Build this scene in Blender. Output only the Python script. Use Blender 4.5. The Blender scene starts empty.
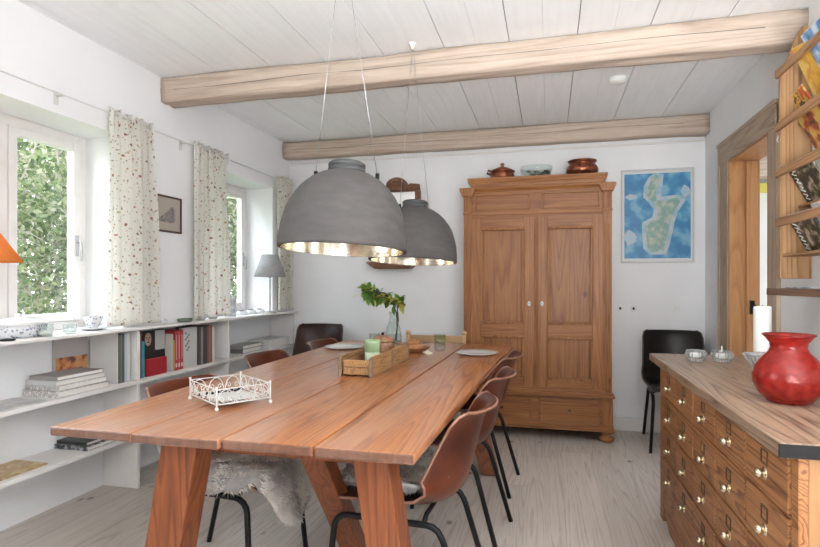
import bpy, bmesh, math, random
from math import sin, cos, pi, radians as R
from mathutils import Vector, Matrix, noise
random.seed(7)
S = bpy.context.scene
C = S.collection

# ---------------------------------------------------------------- camera, world, lights, exposure
YAW = math.atan2(139, 550)
cd = bpy.data.cameras.new('camera'); cam = bpy.data.objects.new('camera', cd); C.objects.link(cam)
cam.location = (0, 0, 1.2); cam.rotation_euler = (pi/2, 0, YAW)
cd.sensor_width = 36; cd.lens = 550/820*36; cd.shift_y = 10.5/820; cd.clip_start = .05
S.camera = cam
S.view_settings.view_transform = 'Standard'; S.view_settings.look = 'None'
S.view_settings.exposure = 0.80; S.view_settings.gamma = 1; S.view_settings.use_curve_mapping = False
W = bpy.data.worlds.new('world'); S.world = W; W.use_nodes = True
wn = W.node_tree.nodes; wl = W.node_tree.links; wn.clear()
wo = wn.new('ShaderNodeOutputWorld'); wb = wn.new('ShaderNodeBackground')
tc = wn.new('ShaderNodeTexCoord'); sx = wn.new('ShaderNodeSeparateXYZ'); cr = wn.new('ShaderNodeValToRGB')
wl.new(tc.outputs['Generated'], sx.inputs[0]); wl.new(sx.outputs[2], cr.inputs[0])
cr.color_ramp.elements[0].position = .0; cr.color_ramp.elements[0].color = (.87, .93, 1, 1)
cr.color_ramp.elements[1].position = .8; cr.color_ramp.elements[1].color = (.78, .88, 1, 1)
wl.new(cr.outputs[0], wb.inputs[0]); 
dt = wn.new('ShaderNodeVectorMath'); dt.operation = 'DOT_PRODUCT'; dt.inputs[1].default_value = (-.80, -.22, .55)   # the bright side of an overcast sky
wl.new(tc.outputs['Generated'], dt.inputs[0])
mr_ = wn.new('ShaderNodeMapRange'); mr_.inputs[1].default_value = -.1; mr_.inputs[2].default_value = 1.0; mr_.inputs[3].default_value = 2.6; mr_.inputs[4].default_value = 9.0; mr_.interpolation_type = 'SMOOTHSTEP'
wl.new(dt.outputs['Value'], mr_.inputs[0]); wl.new(mr_.outputs[0], wb.inputs[1])
wl.new(wb.outputs[0], wo.inputs[0])

def area(name, loc, rot, sx_, sy_, power, col=(1, 1, 1), portal=False):
    l = bpy.data.lights.new(name, 'AREA'); l.shape = 'RECTANGLE'; l.size = sx_; l.size_y = sy_; l.energy = power; l.color = col
    if portal: l.cycles.is_portal = True
    o = bpy.data.objects.new(name, l); C.objects.link(o); o.location = loc; o.rotation_euler = rot
    return o
# portals steer the sky's light through the openings
for y in (0.32, 2.165, 3.945):
    area('window_portal', (-2.74, y, 1.5), (0, -pi/2, 0), 1.1, 1.05, 1, portal=True)
area('side_room_portal', (4.55, 4.7, 1.3), (0, pi/2, 0), 2.4, 2.6, 1, portal=True)

# added fill light behind the camera, no real lamp, bounced off the white ceiling
area('ceiling_bounce_fill', (.55, -.5, 1.0), (R(155), R(16), 0), 1.6, .8, 100, (.94, .975, 1)).data.spread = R(150)

# ---------------------------------------------------------------- materials
def mat(name, base=(.8, .8, .8), rough=.5, metal=0, trans=0, spec=.5, **k):
    m = bpy.data.materials.new(name); m.use_nodes = True
    b = m.node_tree.nodes['Principled BSDF']
    b.inputs['Base Color'].default_value = (*base, 1); b.inputs['Roughness'].default_value = rough
    b.inputs['Metallic'].default_value = metal; b.inputs['Transmission Weight'].default_value = trans
    b.inputs['Specular IOR Level'].default_value = spec
    for a, v in k.items(): b.inputs[a.replace('_', ' ')].default_value = v
    return m
def nd(m, t, **k):
    n = m.node_tree.nodes.new(t)
    for a, v in k.items(): setattr(n, a, v)
    return n
def ln(m, a, b): m.node_tree.links.new(a, b)
def ramp(m, stops, interp='LINEAR'):
    n = nd(m, 'ShaderNodeValToRGB'); e = n.color_ramp.elements; n.color_ramp.interpolation = interp
    while len(e) < len(stops): e.new(.5)
    for i, (p, c) in enumerate(stops): e[i].position = p; e[i].color = (*c, 1)
    return n
def coords(m, scale=(1, 1, 1), island=False, obj_random=False, rot=(0, 0, 0)):
    t = nd(m, 'ShaderNodeTexCoord'); mp = nd(m, 'ShaderNodeMapping')
    src = t.outputs['Object']
    if island or obj_random:
        if island: g = nd(m, 'ShaderNodeNewGeometry').outputs['Random Per Island']
        else: g = nd(m, 'ShaderNodeObjectInfo').outputs['Random']
        mu = nd(m, 'ShaderNodeMath', operation='MULTIPLY'); mu.inputs[1].default_value = 37.3; ln(m, g, mu.inputs[0])
        ad = nd(m, 'ShaderNodeVectorMath', operation='ADD'); ln(m, src, ad.inputs[0]); ln(m, mu.outputs[0], ad.inputs[1]); src = ad.outputs[0]
    ln(m, src, mp.inputs[0]); mp.inputs['Scale'].default_value = scale; mp.inputs['Rotation'].default_value = rot
    return mp.outputs[0]
def noisy(name, c1, c2, scale=8, rough=.6, bump=.1, detail=5, metal=0, sc=(1, 1, 1), spec=.5, p=(.35, .65)):
    m = mat(name, c1, rough, metal, spec=spec); b = m.node_tree.nodes['Principled BSDF']
    co = coords(m, sc, obj_random=True)
    n = nd(m, 'ShaderNodeTexNoise'); n.inputs['Scale'].default_value = scale; n.inputs['Detail'].default_value = detail
    ln(m, co, n.inputs['Vector']); r = ramp(m, [(p[0], c1), (p[1], c2)]); ln(m, n.outputs['Fac'], r.inputs[0]); ln(m, r.outputs[0], b.inputs['Base Color'])
    if bump:
        bp = nd(m, 'ShaderNodeBump'); bp.inputs['Strength'].default_value = bump; bp.inputs['Distance'].default_value = .01
        ln(m, n.outputs['Fac'], bp.inputs['Height']); ln(m, bp.outputs[0], b.inputs['Normal'])
    return m
def wood(name, light, mid, dark, axis='y', rough=.45, scale=1., rings=.5, bump=.15, var=.35, spec=.4, island=True, knots=False, endc=None, worn=None):
    """plank wood: long fibres along the axis, wandering cathedral bands, tone differing from board to board"""
    m = mat(name, mid, rough, spec=spec); b = m.node_tree.nodes['Principled BSDF']
    i = 'xyz'.index(axis); s = [1, 1, 1]; s[i] = .07
    co = coords(m, tuple(v*scale for v in s), island=island, obj_random=not island)
    n = nd(m, 'ShaderNodeTexNoise'); n.inputs['Scale'].default_value = 60; n.inputs['Detail'].default_value = 5; n.inputs['Roughness'].default_value = .65
    ln(m, co, n.inputs['Vector'])
    # bands: a low-frequency field, taken modulo, gives the growth rings of a flat-sawn face
    s2 = [1, 1, 1]; s2[i] = .045
    co2 = coords(m, tuple(v*scale for v in s2), island=island, obj_random=not island)
    n2 = nd(m, 'ShaderNodeTexNoise'); n2.inputs['Scale'].default_value = 6; n2.inputs['Detail'].default_value = 1; ln(m, co2, n2.inputs['Vector'])
    mu = nd(m, 'ShaderNodeMath', operation='MULTIPLY'); mu.inputs[1].default_value = 16; ln(m, n2.outputs['Fac'], mu.inputs[0])
    fr = nd(m, 'ShaderNodeMath', operation='FRACT'); ln(m, mu.outputs[0], fr.inputs[0])
    r2 = ramp(m, [(0, (0, 0, 0)), (.55, (.25, .25, .25)), (.86, (1, 1, 1)), (1, (0, 0, 0))]); ln(m, fr.outputs[0], r2.inputs[0])
    mx = nd(m, 'ShaderNodeMix', data_type='FLOAT'); mx.inputs[0].default_value = rings; ln(m, n.outputs['Fac'], mx.inputs[2]); ln(m, r2.outputs[0], mx.inputs[3])
    r = ramp(m, [(.22, light), (.5, mid), (.85, dark)]); ln(m, mx.outputs[0], r.inputs[0])
    g = nd(m, 'ShaderNodeNewGeometry').outputs['Random Per Island'] if island else nd(m, 'ShaderNodeObjectInfo').outputs['Random']
    mr = nd(m, 'ShaderNodeMapRange'); mr.inputs[3].default_value = 1-var; mr.inputs[4].default_value = 1+var*.6; ln(m, g, mr.inputs[0])
    vm = nd(m, 'ShaderNodeVectorMath', operation='SCALE'); ln(m, r.outputs[0], vm.inputs[0]); ln(m, mr.outputs[0], vm.inputs['Scale'])
    out = vm.outputs[0]
    if knots:
        s3 = [1, 1, 1]; s3[i] = .6
        v = nd(m, 'ShaderNodeTexVoronoi'); v.inputs['Scale'].default_value = 5; ln(m, coords(m, tuple(s3), island=island, obj_random=not island), v.inputs['Vector'])
        kr = ramp(m, [(.04, (.25, .16, .1)), (.1, (1, 1, 1))]); ln(m, v.outputs['Distance'], kr.inputs[0])
        mm = nd(m, 'ShaderNodeMix', data_type='RGBA', blend_type='MULTIPLY'); mm.inputs[0].default_value = .8
        ln(m, out, mm.inputs[6]); ln(m, kr.outputs[0], mm.inputs[7]); out = mm.outputs[2]
    if worn:   # patches where the oil has worn off
        w = nd(m, 'ShaderNodeTexNoise'); w.inputs['Scale'].default_value = 2.2; w.inputs['Detail'].default_value = 4; ln(m, coords(m, (2.2, .6, 1)), w.inputs['Vector'])
        wr = ramp(m, [(.42, (0, 0, 0)), (.68, (.6, .6, .6))]); ln(m, w.outputs['Fac'], wr.inputs[0])
        mm = nd(m, 'ShaderNodeMix', data_type='RGBA'); ln(m, wr.outputs[0], mm.inputs[0]); ln(m, out, mm.inputs[6]); mm.inputs[7].default_value = (*worn, 1); out = mm.outputs[2]
    if endc:   # end grain soaks up more stain
        tn = nd(m, 'ShaderNodeTexCoord'); sp = nd(m, 'ShaderNodeSeparateXYZ'); ln(m, tn.outputs['Normal'], sp.inputs[0])
        ab = nd(m, 'ShaderNodeMath', operation='ABSOLUTE'); ln(m, sp.outputs[i], ab.inputs[0]); er = ramp(m, [(.6, (0, 0, 0)), (.85, (.85, .85, .85))]); ln(m, ab.outputs[0], er.inputs[0])
        en = nd(m, 'ShaderNodeTexNoise'); en.inputs['Scale'].default_value = 40; ln(m, coords(m, (1, 1, .4)), en.inputs['Vector']); ec = ramp(m, [(.3, tuple(v*.6 for v in endc)), (.7, tuple(v*1.4 for v in endc))]); ln(m, en.outputs['Fac'], ec.inputs[0])
        mm = nd(m, 'ShaderNodeMix', data_type='RGBA'); ln(m, er.outputs[0], mm.inputs[0]); ln(m, out, mm.inputs[6]); ln(m, ec.outputs[0], mm.inputs[7]); out = mm.outputs[2]
    ln(m, out, b.inputs['Base Color'])
    bp = nd(m, 'ShaderNodeBump'); bp.inputs['Strength'].default_value = bump; bp.inputs['Distance'].default_value = .003
    ln(m, mx.outputs[0], bp.inputs['Height']); ln(m, bp.outputs[0], b.inputs['Normal'])
    return m
def pane_mat(name, tint=(1, 1, 1), ior=1.45, gl=1.0):
    m = bpy.data.materials.new(name); m.use_nodes = True; m.node_tree.nodes.clear()
    o = nd(m, 'ShaderNodeOutputMaterial'); mx = nd(m, 'ShaderNodeMixShader'); lw = nd(m, 'ShaderNodeLayerWeight'); lw.inputs[0].default_value = .5
    pw = nd(m, 'ShaderNodeMath', operation='POWER'); pw.inputs[1].default_value = 4.5; ln(m, lw.outputs['Facing'], pw.inputs[0])
    f = nd(m, 'ShaderNodeMapRange'); f.inputs[3].default_value = .045*gl; f.inputs[4].default_value = .9; ln(m, pw.outputs[0], f.inputs[0])
    t = nd(m, 'ShaderNodeBsdfTransparent'); t.inputs[0].default_value = (*tint, 1); g = nd(m, 'ShaderNodeBsdfGlossy'); g.inputs['Roughness'].default_value = .02
    ln(m, f.outputs[0], mx.inputs[0]); ln(m, t.outputs[0], mx.inputs[1]); ln(m, g.outputs[0], mx.inputs[2]); ln(m, mx.outputs[0], o.inputs[0])
    return m

M = {}
M['wall'] = noisy('white plaster', (.84, .838, .84), (.87, .868, .87), 3, .85, .06)
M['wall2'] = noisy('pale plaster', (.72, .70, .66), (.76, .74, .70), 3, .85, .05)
M['white'] = noisy('white paint', (.77, .735, .705), (.82, .79, .765), 6, .45, .03)
M['ceiling'] = noisy('whitewashed boards', (.90, .90, .905), (.94, .94, .945), 5, .6, .08, sc=(6, .5, 1))
M['gap'] = mat('dark board gap', (.12, .11, .1), .9)
M['floor'] = wood('lime washed floor', (.66, .595, .535), (.59, .525, .465), (.40, .34, .285), 'y', .42, 1.3, .36, .1, .10, knots=True)
M['beam'] = wood('bleached beam', (.64, .53, .44), (.52, .41, .33), (.34, .25, .19), 'x', .85, .8, .22, .6, .08)
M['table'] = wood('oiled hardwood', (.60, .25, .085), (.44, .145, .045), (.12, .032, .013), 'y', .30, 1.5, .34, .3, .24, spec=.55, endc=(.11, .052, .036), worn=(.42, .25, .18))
M['table'].node_tree.nodes['Principled BSDF'].inputs['Coat Weight'].default_value = .15
M['table'].node_tree.nodes['Principled BSDF'].inputs['Coat Roughness'].default_value = .22
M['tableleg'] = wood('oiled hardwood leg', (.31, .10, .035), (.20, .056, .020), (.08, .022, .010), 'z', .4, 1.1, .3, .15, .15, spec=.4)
M['pine'] = wood('honey pine', (.40, .175, .058), (.29, .112, .036), (.14, .048, .016), 'z', .42, 1, .3, .1, .1, knots=True)
M['pineh'] = wood('honey pine rail', (.40, .175, .058), (.29, .112, .036), (.14, .048, .016), 'x', .42, 1, .3, .1, .1)
M['doorpine'] = wood('orange pine jamb', (.56, .30, .13), (.46, .22, .085), (.30, .13, .05), 'z', .5, 1, .28, .1, .06, knots=True)
M['grey_wood'] = wood('weathered casing', (.56, .45, .34), (.45, .345, .25), (.28, .20, .14), 'z', .7, 1, .22, .3, .1)
M['grey_woody'] = wood('weathered casing rail', (.56, .45, .34), (.45, .345, .25), (.28, .20, .14), 'y', .7, 1, .22, .3, .1)
M['chest'] = wood('reclaimed pine front', (.50, .235, .095), (.35, .14, .052), (.08, .026, .010), 'y', .45, 2.0, .45, .25, .22)
M['chestend'] = wood('reclaimed pine end', (.50, .26, .115), (.38, .17, .068), (.14, .055, .022), 'z', .45, .8, .5, .25, .15)
M['chesttop'] = wood('worn plank top', (.40, .275, .185), (.28, .185, .125), (.05, .028, .018), 'y', .36, 1.7, .42, .3, .10)
M['rack'] = wood('pine rack', (.55, .33, .17), (.43, .23, .10), (.26, .12, .05), 'z', .5, 1, .45, .15, .12, knots=True)
M['racky'] = wood('pine rack rail', (.50, .28, .14), (.38, .19, .085), (.22, .10, .04), 'y', .5, 1, .45, .15, .12)
M['cratewood'] = wood('old brick mould wood', (.52, .31, .14), (.40, .21, .085), (.20, .09, .035), 'y', .6, 2, .4, .3, .2)
M['strap'] = noisy('rusty brown strap', (.20, .13, .085), (.30, .20, .13), 30, .6, .1)
M['metalgrey'] = noisy('dull zinc', (.30, .28, .25), (.42, .39, .35), 30, .5, .05, metal=.8)
M['black'] = mat('black tube', (.008, .008, .009), .4, spec=.25)
M['darkedge'] = mat('dark edge', (.02, .019, .019), .7, spec=.2)
def leather(name, c1, c2):
    m = noisy(name, c1, c2, 6, .30, .12, detail=8, spec=.32); m.node_tree.nodes['Principled BSDF'].inputs['Roughness'].default_value = .34; return m
M['leather'] = leather('cognac leather', (.13, .030, .012), (.055, .013, .007))
M['leatherdk'] = leather('dark brown leather', (.045, .016, .010), (.02, .008, .006))
M['leatherbk'] = leather('black leather', (.012, .009, .008), (.006, .005, .005))
M['concrete'] = noisy('grey concrete', (.062, .055, .052), (.082, .073, .069), 14, .8, .15, sc=(1, 1, 3), p=(.3, .7))
M['lampin'] = noisy('hammered silver lining', (.92, .88, .80), (.78, .67, .54), 12, .13, .2, metal=1)
M['steel'] = mat('steel wire', (.45, .45, .45), .35, .9)
M['chrome'] = mat('silver', (.75, .73, .7), .18, 1)
M['brass'] = mat('brass', (.78, .68, .50), .25, 1)
M['copper'] = noisy('hammered copper', (.42, .15, .08), (.22, .075, .045), 30, .3, .5, metal=.9)
M['glass'] = mat('clear glass', (.97, .99, .98), .02, trans=1, IOR=1.45)
M['pane'] = pane_mat('window glass')
M['thin'] = pane_mat('thin glass', (.93, .96, .95), 1.5)
M['redglass'] = noisy('red bubble glass', (.74, .08, .06), (.52, .04, .03), 45, .06, .35, spec=.7)
M['redglass'].node_tree.nodes['Principled BSDF'].inputs['Transmission Weight'].default_value = .8
M['redglass'].node_tree.nodes['Principled BSDF'].inputs['IOR'].default_value = 1.35
M['porcelain'] = mat('white porcelain', (.74, .74, .73), .15)
def bluewhite(name):
    m = mat(name, (.70, .70, .71), .15); b = m.node_tree.nodes['Principled BSDF']
    v = nd(m, 'ShaderNodeTexVoronoi'); v.inputs['Scale'].default_value = 75; ln(m, coords(m), v.inputs['Vector'])
    r = ramp(m, [(.0, (.10, .12, .2)), (.3, (.28, .30, .38)), (.48, (.68, .68, .69))]); ln(m, v.outputs['Distance'], r.inputs[0]); ln(m, r.outputs[0], b.inputs['Base Color']); return m
M['bluewhite'] = bluewhite('blue painted porcelain')
M['greengl'] = mat('green glaze', (.13, .17, .12), .3)
M['candle'] = mat('green glaze band', (.34, .46, .26), .3)
M['wax'] = mat('white wax', (.85, .84, .80), .6)
M['bread'] = noisy('bread crust', (.34, .14, .05), (.52, .26, .11), 20, .7, .3)
M['terracotta'] = noisy('spotted brown ceramic', (.26, .11, .05), (.48, .27, .15), 40, .35, .2)
M['paper'] = noisy('paper edges', (.74, .70, .64), (.84, .81, .76), 60, .8, .05, sc=(1, 1, 12))
M['whitewire'] = mat('white wire', (.66, .65, .62), .4)
M['shadegrey'] = noisy('grey linen shade', (.30, .30, .29), (.36, .36, .35), 80, .8, .1)
M['plastic'] = mat('white plastic', (.82, .82, .8), .4)
def shade_orange():
    m = mat('orange pleated shade', (.85, .36, .10), .7); b = m.node_tree.nodes['Principled BSDF']
    t = nd(m, 'ShaderNodeBsdfTranslucent'); t.inputs[0].default_value = (1, .42, .10, 1); mx = nd(m, 'ShaderNodeMixShader'); mx.inputs[0].default_value = .55
    o = m.node_tree.nodes['Material Output']; ln(m, b.outputs[0], mx.inputs[1]); ln(m, t.outputs[0], mx.inputs[2]); ln(m, mx.outputs[0], o.inputs[0]); return m
M['orange'] = shade_orange()
def curtain_mat():
    m = mat('floral cotton', (.86, .83, .76), .85); b = m.node_tree.nodes['Principled BSDF']
    co = coords(m, (.9, 1, 1))
    base = (.90, .88, .83)
    def spots(scale, r0, cols, off):
        mp = nd(m, 'ShaderNodeMapping'); mp.inputs['Location'].default_value = off; ln(m, co, mp.inputs[0])
        nz = nd(m, 'ShaderNodeTexNoise'); nz.inputs['Scale'].default_value = 60; ln(m, mp.outputs[0], nz.inputs['Vector'])
        sc = nd(m, 'ShaderNodeVectorMath', operation='SCALE'); sc.inputs['Scale'].default_value = .018; ln(m, nz.outputs['Color'], sc.inputs[0])
        ad = nd(m, 'ShaderNodeVectorMath', operation='ADD'); ln(m, mp.outputs[0], ad.inputs[0]); ln(m, sc.outputs[0], ad.inputs[1])
        v = nd(m, 'ShaderNodeTexVoronoi'); v.inputs['Scale'].default_value = scale; ln(m, ad.outputs[0], v.inputs['Vector'])
        fac = ramp(m, [(r0*.75, (.85, .85, .85)), (r0, (0, 0, 0))]); ln(m, v.outputs['Distance'], fac.inputs[0])
        cr_ = ramp(m, cols, 'CONSTANT'); sp = nd(m, 'ShaderNodeSeparateColor'); ln(m, v.outputs['Color'], sp.inputs[0]); ln(m, sp.outputs[0], cr_.inputs[0])
        return fac.outputs[0], cr_.outputs[0]
    prev = nd(m, 'ShaderNodeRGB'); prev.outputs[0].default_value = (*base, 1); out = prev.outputs[0]
    for a in (spots(52, .27, [(0, (.42, .40, .30)), (.40, base), (.62, (.50, .28, .18)), (.8, (.46, .42, .30))], (0, 0, 0)),
              spots(27, .24, [(0, (.40, .05, .04)), (.24, (.62, .40, .20)), (.42, (.30, .12, .09)), (.60, base), (.72, (.50, .14, .08)), (.86, base)], (3, 1, 2))):
        mx = nd(m, 'ShaderNodeMix', data_type='RGBA'); ln(m, a[0], mx.inputs[0]); ln(m, out, mx.inputs[6]); ln(m, a[1], mx.inputs[7]); out = mx.outputs[2]
    ln(m, out, b.inputs['Base Color'])
    t = nd(m, 'ShaderNodeBsdfTranslucent'); ln(m, out, t.inputs[0]); mx = nd(m, 'ShaderNodeMixShader'); mx.inputs[0].default_value = .55
    o = m.node_tree.nodes['Material Output']; ln(m, b.outputs[0], mx.inputs[1]); ln(m, t.outputs[0], mx.inputs[2]); ln(m, mx.outputs[0], o.inputs[0])
    return m
M['curtain'] = curtain_mat()
def leafmat(name, stops):
    m = mat(name, (.2, .4, .1), .5); b = m.node_tree.nodes['Principled BSDF']; g = nd(m, 'ShaderNodeNewGeometry'); r = ramp(m, stops)
    ln(m, g.outputs['Random Per Island'], r.inputs[0]); ln(m, r.outputs[0], b.inputs['Base Color'])
    t = nd(m, 'ShaderNodeBsdfTranslucent'); ln(m, r.outputs[0], t.inputs[0]); mx = nd(m, 'ShaderNodeMixShader'); mx.inputs[0].default_value = .45
    o = m.node_tree.nodes['Material Output']; ln(m, b.outputs[0], mx.inputs[1]); ln(m, t.outputs[0], mx.inputs[2]); ln(m, mx.outputs[0], o.inputs[0]); return m
M['leaf'] = leafmat('garden leaves', [(0, (.07, .11, .045)), (.4, (.14, .20, .075)), (.7, (.26, .31, .14)), (.9, (.45, .44, .27)), (1, (.50, .46, .40))])
M['sprig'] = leafmat('sprig leaves', [(0, (.07, .20, .03)), (.5, (.18, .36, .07)), (.8, (.68, .66, .14)), (1, (.95, .80, .22))])
M['bark'] = noisy('pale bark', (.52, .46, .38), (.36, .31, .26), 20, .9, .2)
M['twig'] = noisy('twig', (.17, .13, .12), (.10, .08, .08), 20, .8, .1)
M['lawn'] = noisy('lawn', (.12, .2, .05), (.2, .28, .09), 10, .9, .3)
M['skinwool'] = noisy('grey sheepskin', (.62, .60, .55), (.30, .29, .28), 5, .95, .2, p=(.4, .6))
def cover(name, c1, c2, scale=25, c3=None):
    m = mat(name, c1, .4); b = m.node_tree.nodes['Principled BSDF']
    v = nd(m, 'ShaderNodeTexNoise'); v.inputs['Scale'].default_value = scale; v.inputs['Detail'].default_value = 3; ln(m, coords(m, obj_random=True), v.inputs['Vector'])
    st = [(.42, c1), (.52, c2)] + ([(.62, c3)] if c3 else [])
    r = ramp(m, st); ln(m, v.outputs['Fac'], r.inputs[0]); ln(m, r.outputs[0], b.inputs['Base Color']); return m
def flat(c, rough=.45):
    k = 'flat %.3f %.3f %.3f' % c
    if k not in M: M[k] = mat(k, c, rough)
    return M[k]

# ---------------------------------------------------------------- mesh helpers
class MB:
    def __init__(s): s.v = []; s.f = []; s.sm = []
    def add(s, vs, fs, smooth=False):
        n = len(s.v); s.v += [tuple(v) for v in vs]; s.f += [tuple(i+n for i in f) for f in fs]; s.sm += [smooth]*len(fs); return s
    def box(s, x0, x1, y0, y1, z0, z1, mtx=None):
        vs = [Vector((x, y, z)) for z in (z0, z1) for y in (y0, y1) for x in (x0, x1)]
        if mtx is not None: vs = [mtx @ v for v in vs]
        return s.add(vs, [(0, 2, 3, 1), (4, 5, 7, 6), (0, 1, 5, 4), (1, 3, 7, 5), (3, 2, 6, 7), (2, 0, 4, 6)])
    def hexa(s, vs): return s.add(vs, [(0, 2, 3, 1), (4, 5, 7, 6), (0, 1, 5, 4), (1, 3, 7, 5), (3, 2, 6, 7), (2, 0, 4, 6)])
    def lathe(s, prof, c=(0, 0, 0), n=32, sx=1, sy=1, flute=0, fn=0, cap=True):
        vs = []; fs = []
        for r, z in prof:
            for k in range(n):
                a = 2*pi*k/n; rr = r*(1+flute*cos(fn*a)) if flute else r
                vs.append((c[0]+rr*cos(a)*sx, c[1]+rr*sin(a)*sy, c[2]+z))
        for j in range(len(prof)-1):
            for k in range(n):
                fs.append((j*n+k, j*n+(k+1) % n, (j+1)*n+(k+1) % n, (j+1)*n+k))
        if prof[0][0] > 1e-4: fs.append(tuple(range(n-1, -1, -1))) if cap else None
        if prof[-1][0] > 1e-4: fs.append(tuple((len(prof)-1)*n+k for k in range(n))) if cap else None
        return s.add(vs, fs, True)
    def tube(s, pts, r, n=8, cap=True):
        pts = [Vector(p) for p in pts]; vs = []; fs = []; up = None
        for i, p in enumerate(pts):
            d = (pts[min(i+1, len(pts)-1)]-pts[max(i-1, 0)]).normalized()
            if up is None: up = Vector((0, 0, 1)) if abs(d.z) < .9 else Vector((1, 0, 0))
            a = d.cross(up).normalized(); b = a.cross(d).normalized(); up = b
            rr = r[i] if isinstance(r, (list, tuple)) else r
            for k in range(n): vs.append(p+(a*cos(2*pi*k/n)+b*sin(2*pi*k/n))*rr)
        for i in range(len(pts)-1):
            for k in range(n): fs.append((i*n+k, i*n+(k+1) % n, (i+1)*n+(k+1) % n, (i+1)*n+k))
        if cap: fs.append(tuple(range(n-1, -1, -1))); fs.append(tuple((len(pts)-1)*n+k for k in range(n)))
        return s.add(vs, fs, True)
    def prism(s, poly, axis, a0, a1, mtx=None):
        """extrude a 2-D outline along an axis ('x': outline is (y,z); 'y': (x,z); 'z': (x,y))"""
        n = len(poly); vs = []
        for a in (a0, a1):
            for p, q in poly:
                v = {'x': (a, p, q), 'y': (p, a, q), 'z': (p, q, a)}[axis]; vs.append(mtx @ Vector(v) if mtx is not None else v)
        fs = [tuple(range(n)), tuple(range(2*n-1, n-1, -1))] + [(i, n+i, n+(i+1) % n, (i+1) % n) for i in range(n)]
        return s.add(vs, fs)
    def ball(s, c, r, n=12, m=8, sc=(1, 1, 1)):
        prof = [(max(1e-5, sin(pi*j/m))*r, -cos(pi*j/m)*r) for j in range(m+1)]
        vs = []; fs = []
        for rr, z in prof:
            for k in range(n): vs.append((c[0]+rr*cos(2*pi*k/n)*sc[0], c[1]+rr*sin(2*pi*k/n)*sc[1], c[2]+z*sc[2]))
        for j in range(m):
            for k in range(n): fs.append((j*n+k, j*n+(k+1) % n, (j+1)*n+(k+1) % n, (j+1)*n+k))
        return s.add(vs, fs, True)
    def build(s, name, m, parent=None, bevel=0, loc=None, sub=0, solid=0, label=None, fixn=True):
        me = bpy.data.meshes.new(name)
        me.from_pydata(s.v, [], s.f); me.update()
        for p, q in zip(me.polygons, s.sm): p.use_smooth = q
        if fixn:
            bm = bmesh.new(); bm.from_mesh(me); bmesh.ops.recalc_face_normals(bm, faces=bm.faces); bm.to_mesh(me); bm.free()
        for x in (m if isinstance(m, list) else [m]): me.materials.append(x)
        o = bpy.data.objects.new(name, me); C.objects.link(o)
        if loc is not None: o.location = loc
        if parent: o.parent = parent
        if solid: k = o.modifiers.new('solid', 'SOLIDIFY'); k.thickness = solid; k.offset = 0
        if sub: k = o.modifiers.new('sub', 'SUBSURF'); k.levels = k.render_levels = sub
        if bevel: k = o.modifiers.new('bevel', 'BEVEL'); k.width = bevel; k.segments = 2; k.limit_method = 'ANGLE'; k.harden_normals = False
        if label: o['label'] = label
        return o
def thing(name, label, cat, loc=(0, 0, 0), rz=0, group=None):
    o = bpy.data.objects.new(name, None); C.objects.link(o); o.location = loc; o.rotation_euler = (0, 0, rz); o.empty_display_size = .1
    return tag(o, label, cat, group)
def tag(o, label, cat, group=None, kind=None):
    o['label'] = label; o['category'] = cat
    if group: o['group'] = group
    if kind: o['kind'] = kind
    return o
def struct(o): o['kind'] = 'structure'; return o
def dup(root, loc, rz, label, group=None):
    r = root.copy(); C.objects.link(r); r.location = loc; r.rotation_euler = (0, 0, rz); r['label'] = label
    if group: r['group'] = group
    for ch in list(root.children):
        c = ch.copy(); C.objects.link(c); c.parent = r
        for g in ch.children: d = g.copy(); C.objects.link(d); d.parent = c
    return r
def arc(c, r, a0, a1, n, plane='xz', w=0):
    out = []
    for i in range(n+1):
        a = a0+(a1-a0)*i/n; p, q = c[0]+r*cos(a), c[1]+r*sin(a)
        out.append({'xz': (p, w, q), 'yz': (w, p, q), 'xy': (p, q, w)}[plane])
    return out

# ---------------------------------------------------------------- room shell
XL, XR, YB, YF, ZC = -2.4, 1.2, 4.8, -1.7, 2.52
WIN = [(-.205, .845), (1.64, 2.69), (3.42, 4.47)]  # first window lies out of view, added to let in more daylight
b = MB(); yb = XL-.02
# floor boards along y
x = -2.72; k = 0
while x < 4.5:
    y = -1.9-(k*1.37) % 2.2
    while y < 6.3:
        y2 = y+2.9+((k*.77) % .9)
        ya, yc = max(y, -1.9), min(y2, 6.3)
        if yc > ya: b.box(x, min(x+.1992, 4.6), ya, yc-.001, -.03, 0)
        y = y2
    x += .2; k += 1
struct(b.build('floor', M['floor']))
b = MB().box(-2.9, 4.7, -2, 6.5, -.12, -.031); struct(b.build('floor_base', M['gap']))
# ceiling boards along y, small gaps alternate with wider dark ones
b = MB(); x = XL-.3; k = 0
while x < 4.6:
    w = .178; b.box(x, x+w-(.0045 if k % 2 else .0009), -1.9, 6.3, ZC, ZC+.02); x += w; k += 1
struct(b.build('ceiling', M['ceiling']))
struct(MB().box(-2.9, 4.7, -2, 6.5, ZC+.021, ZC+.1).build('ceiling_base', M['gap']))
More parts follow.
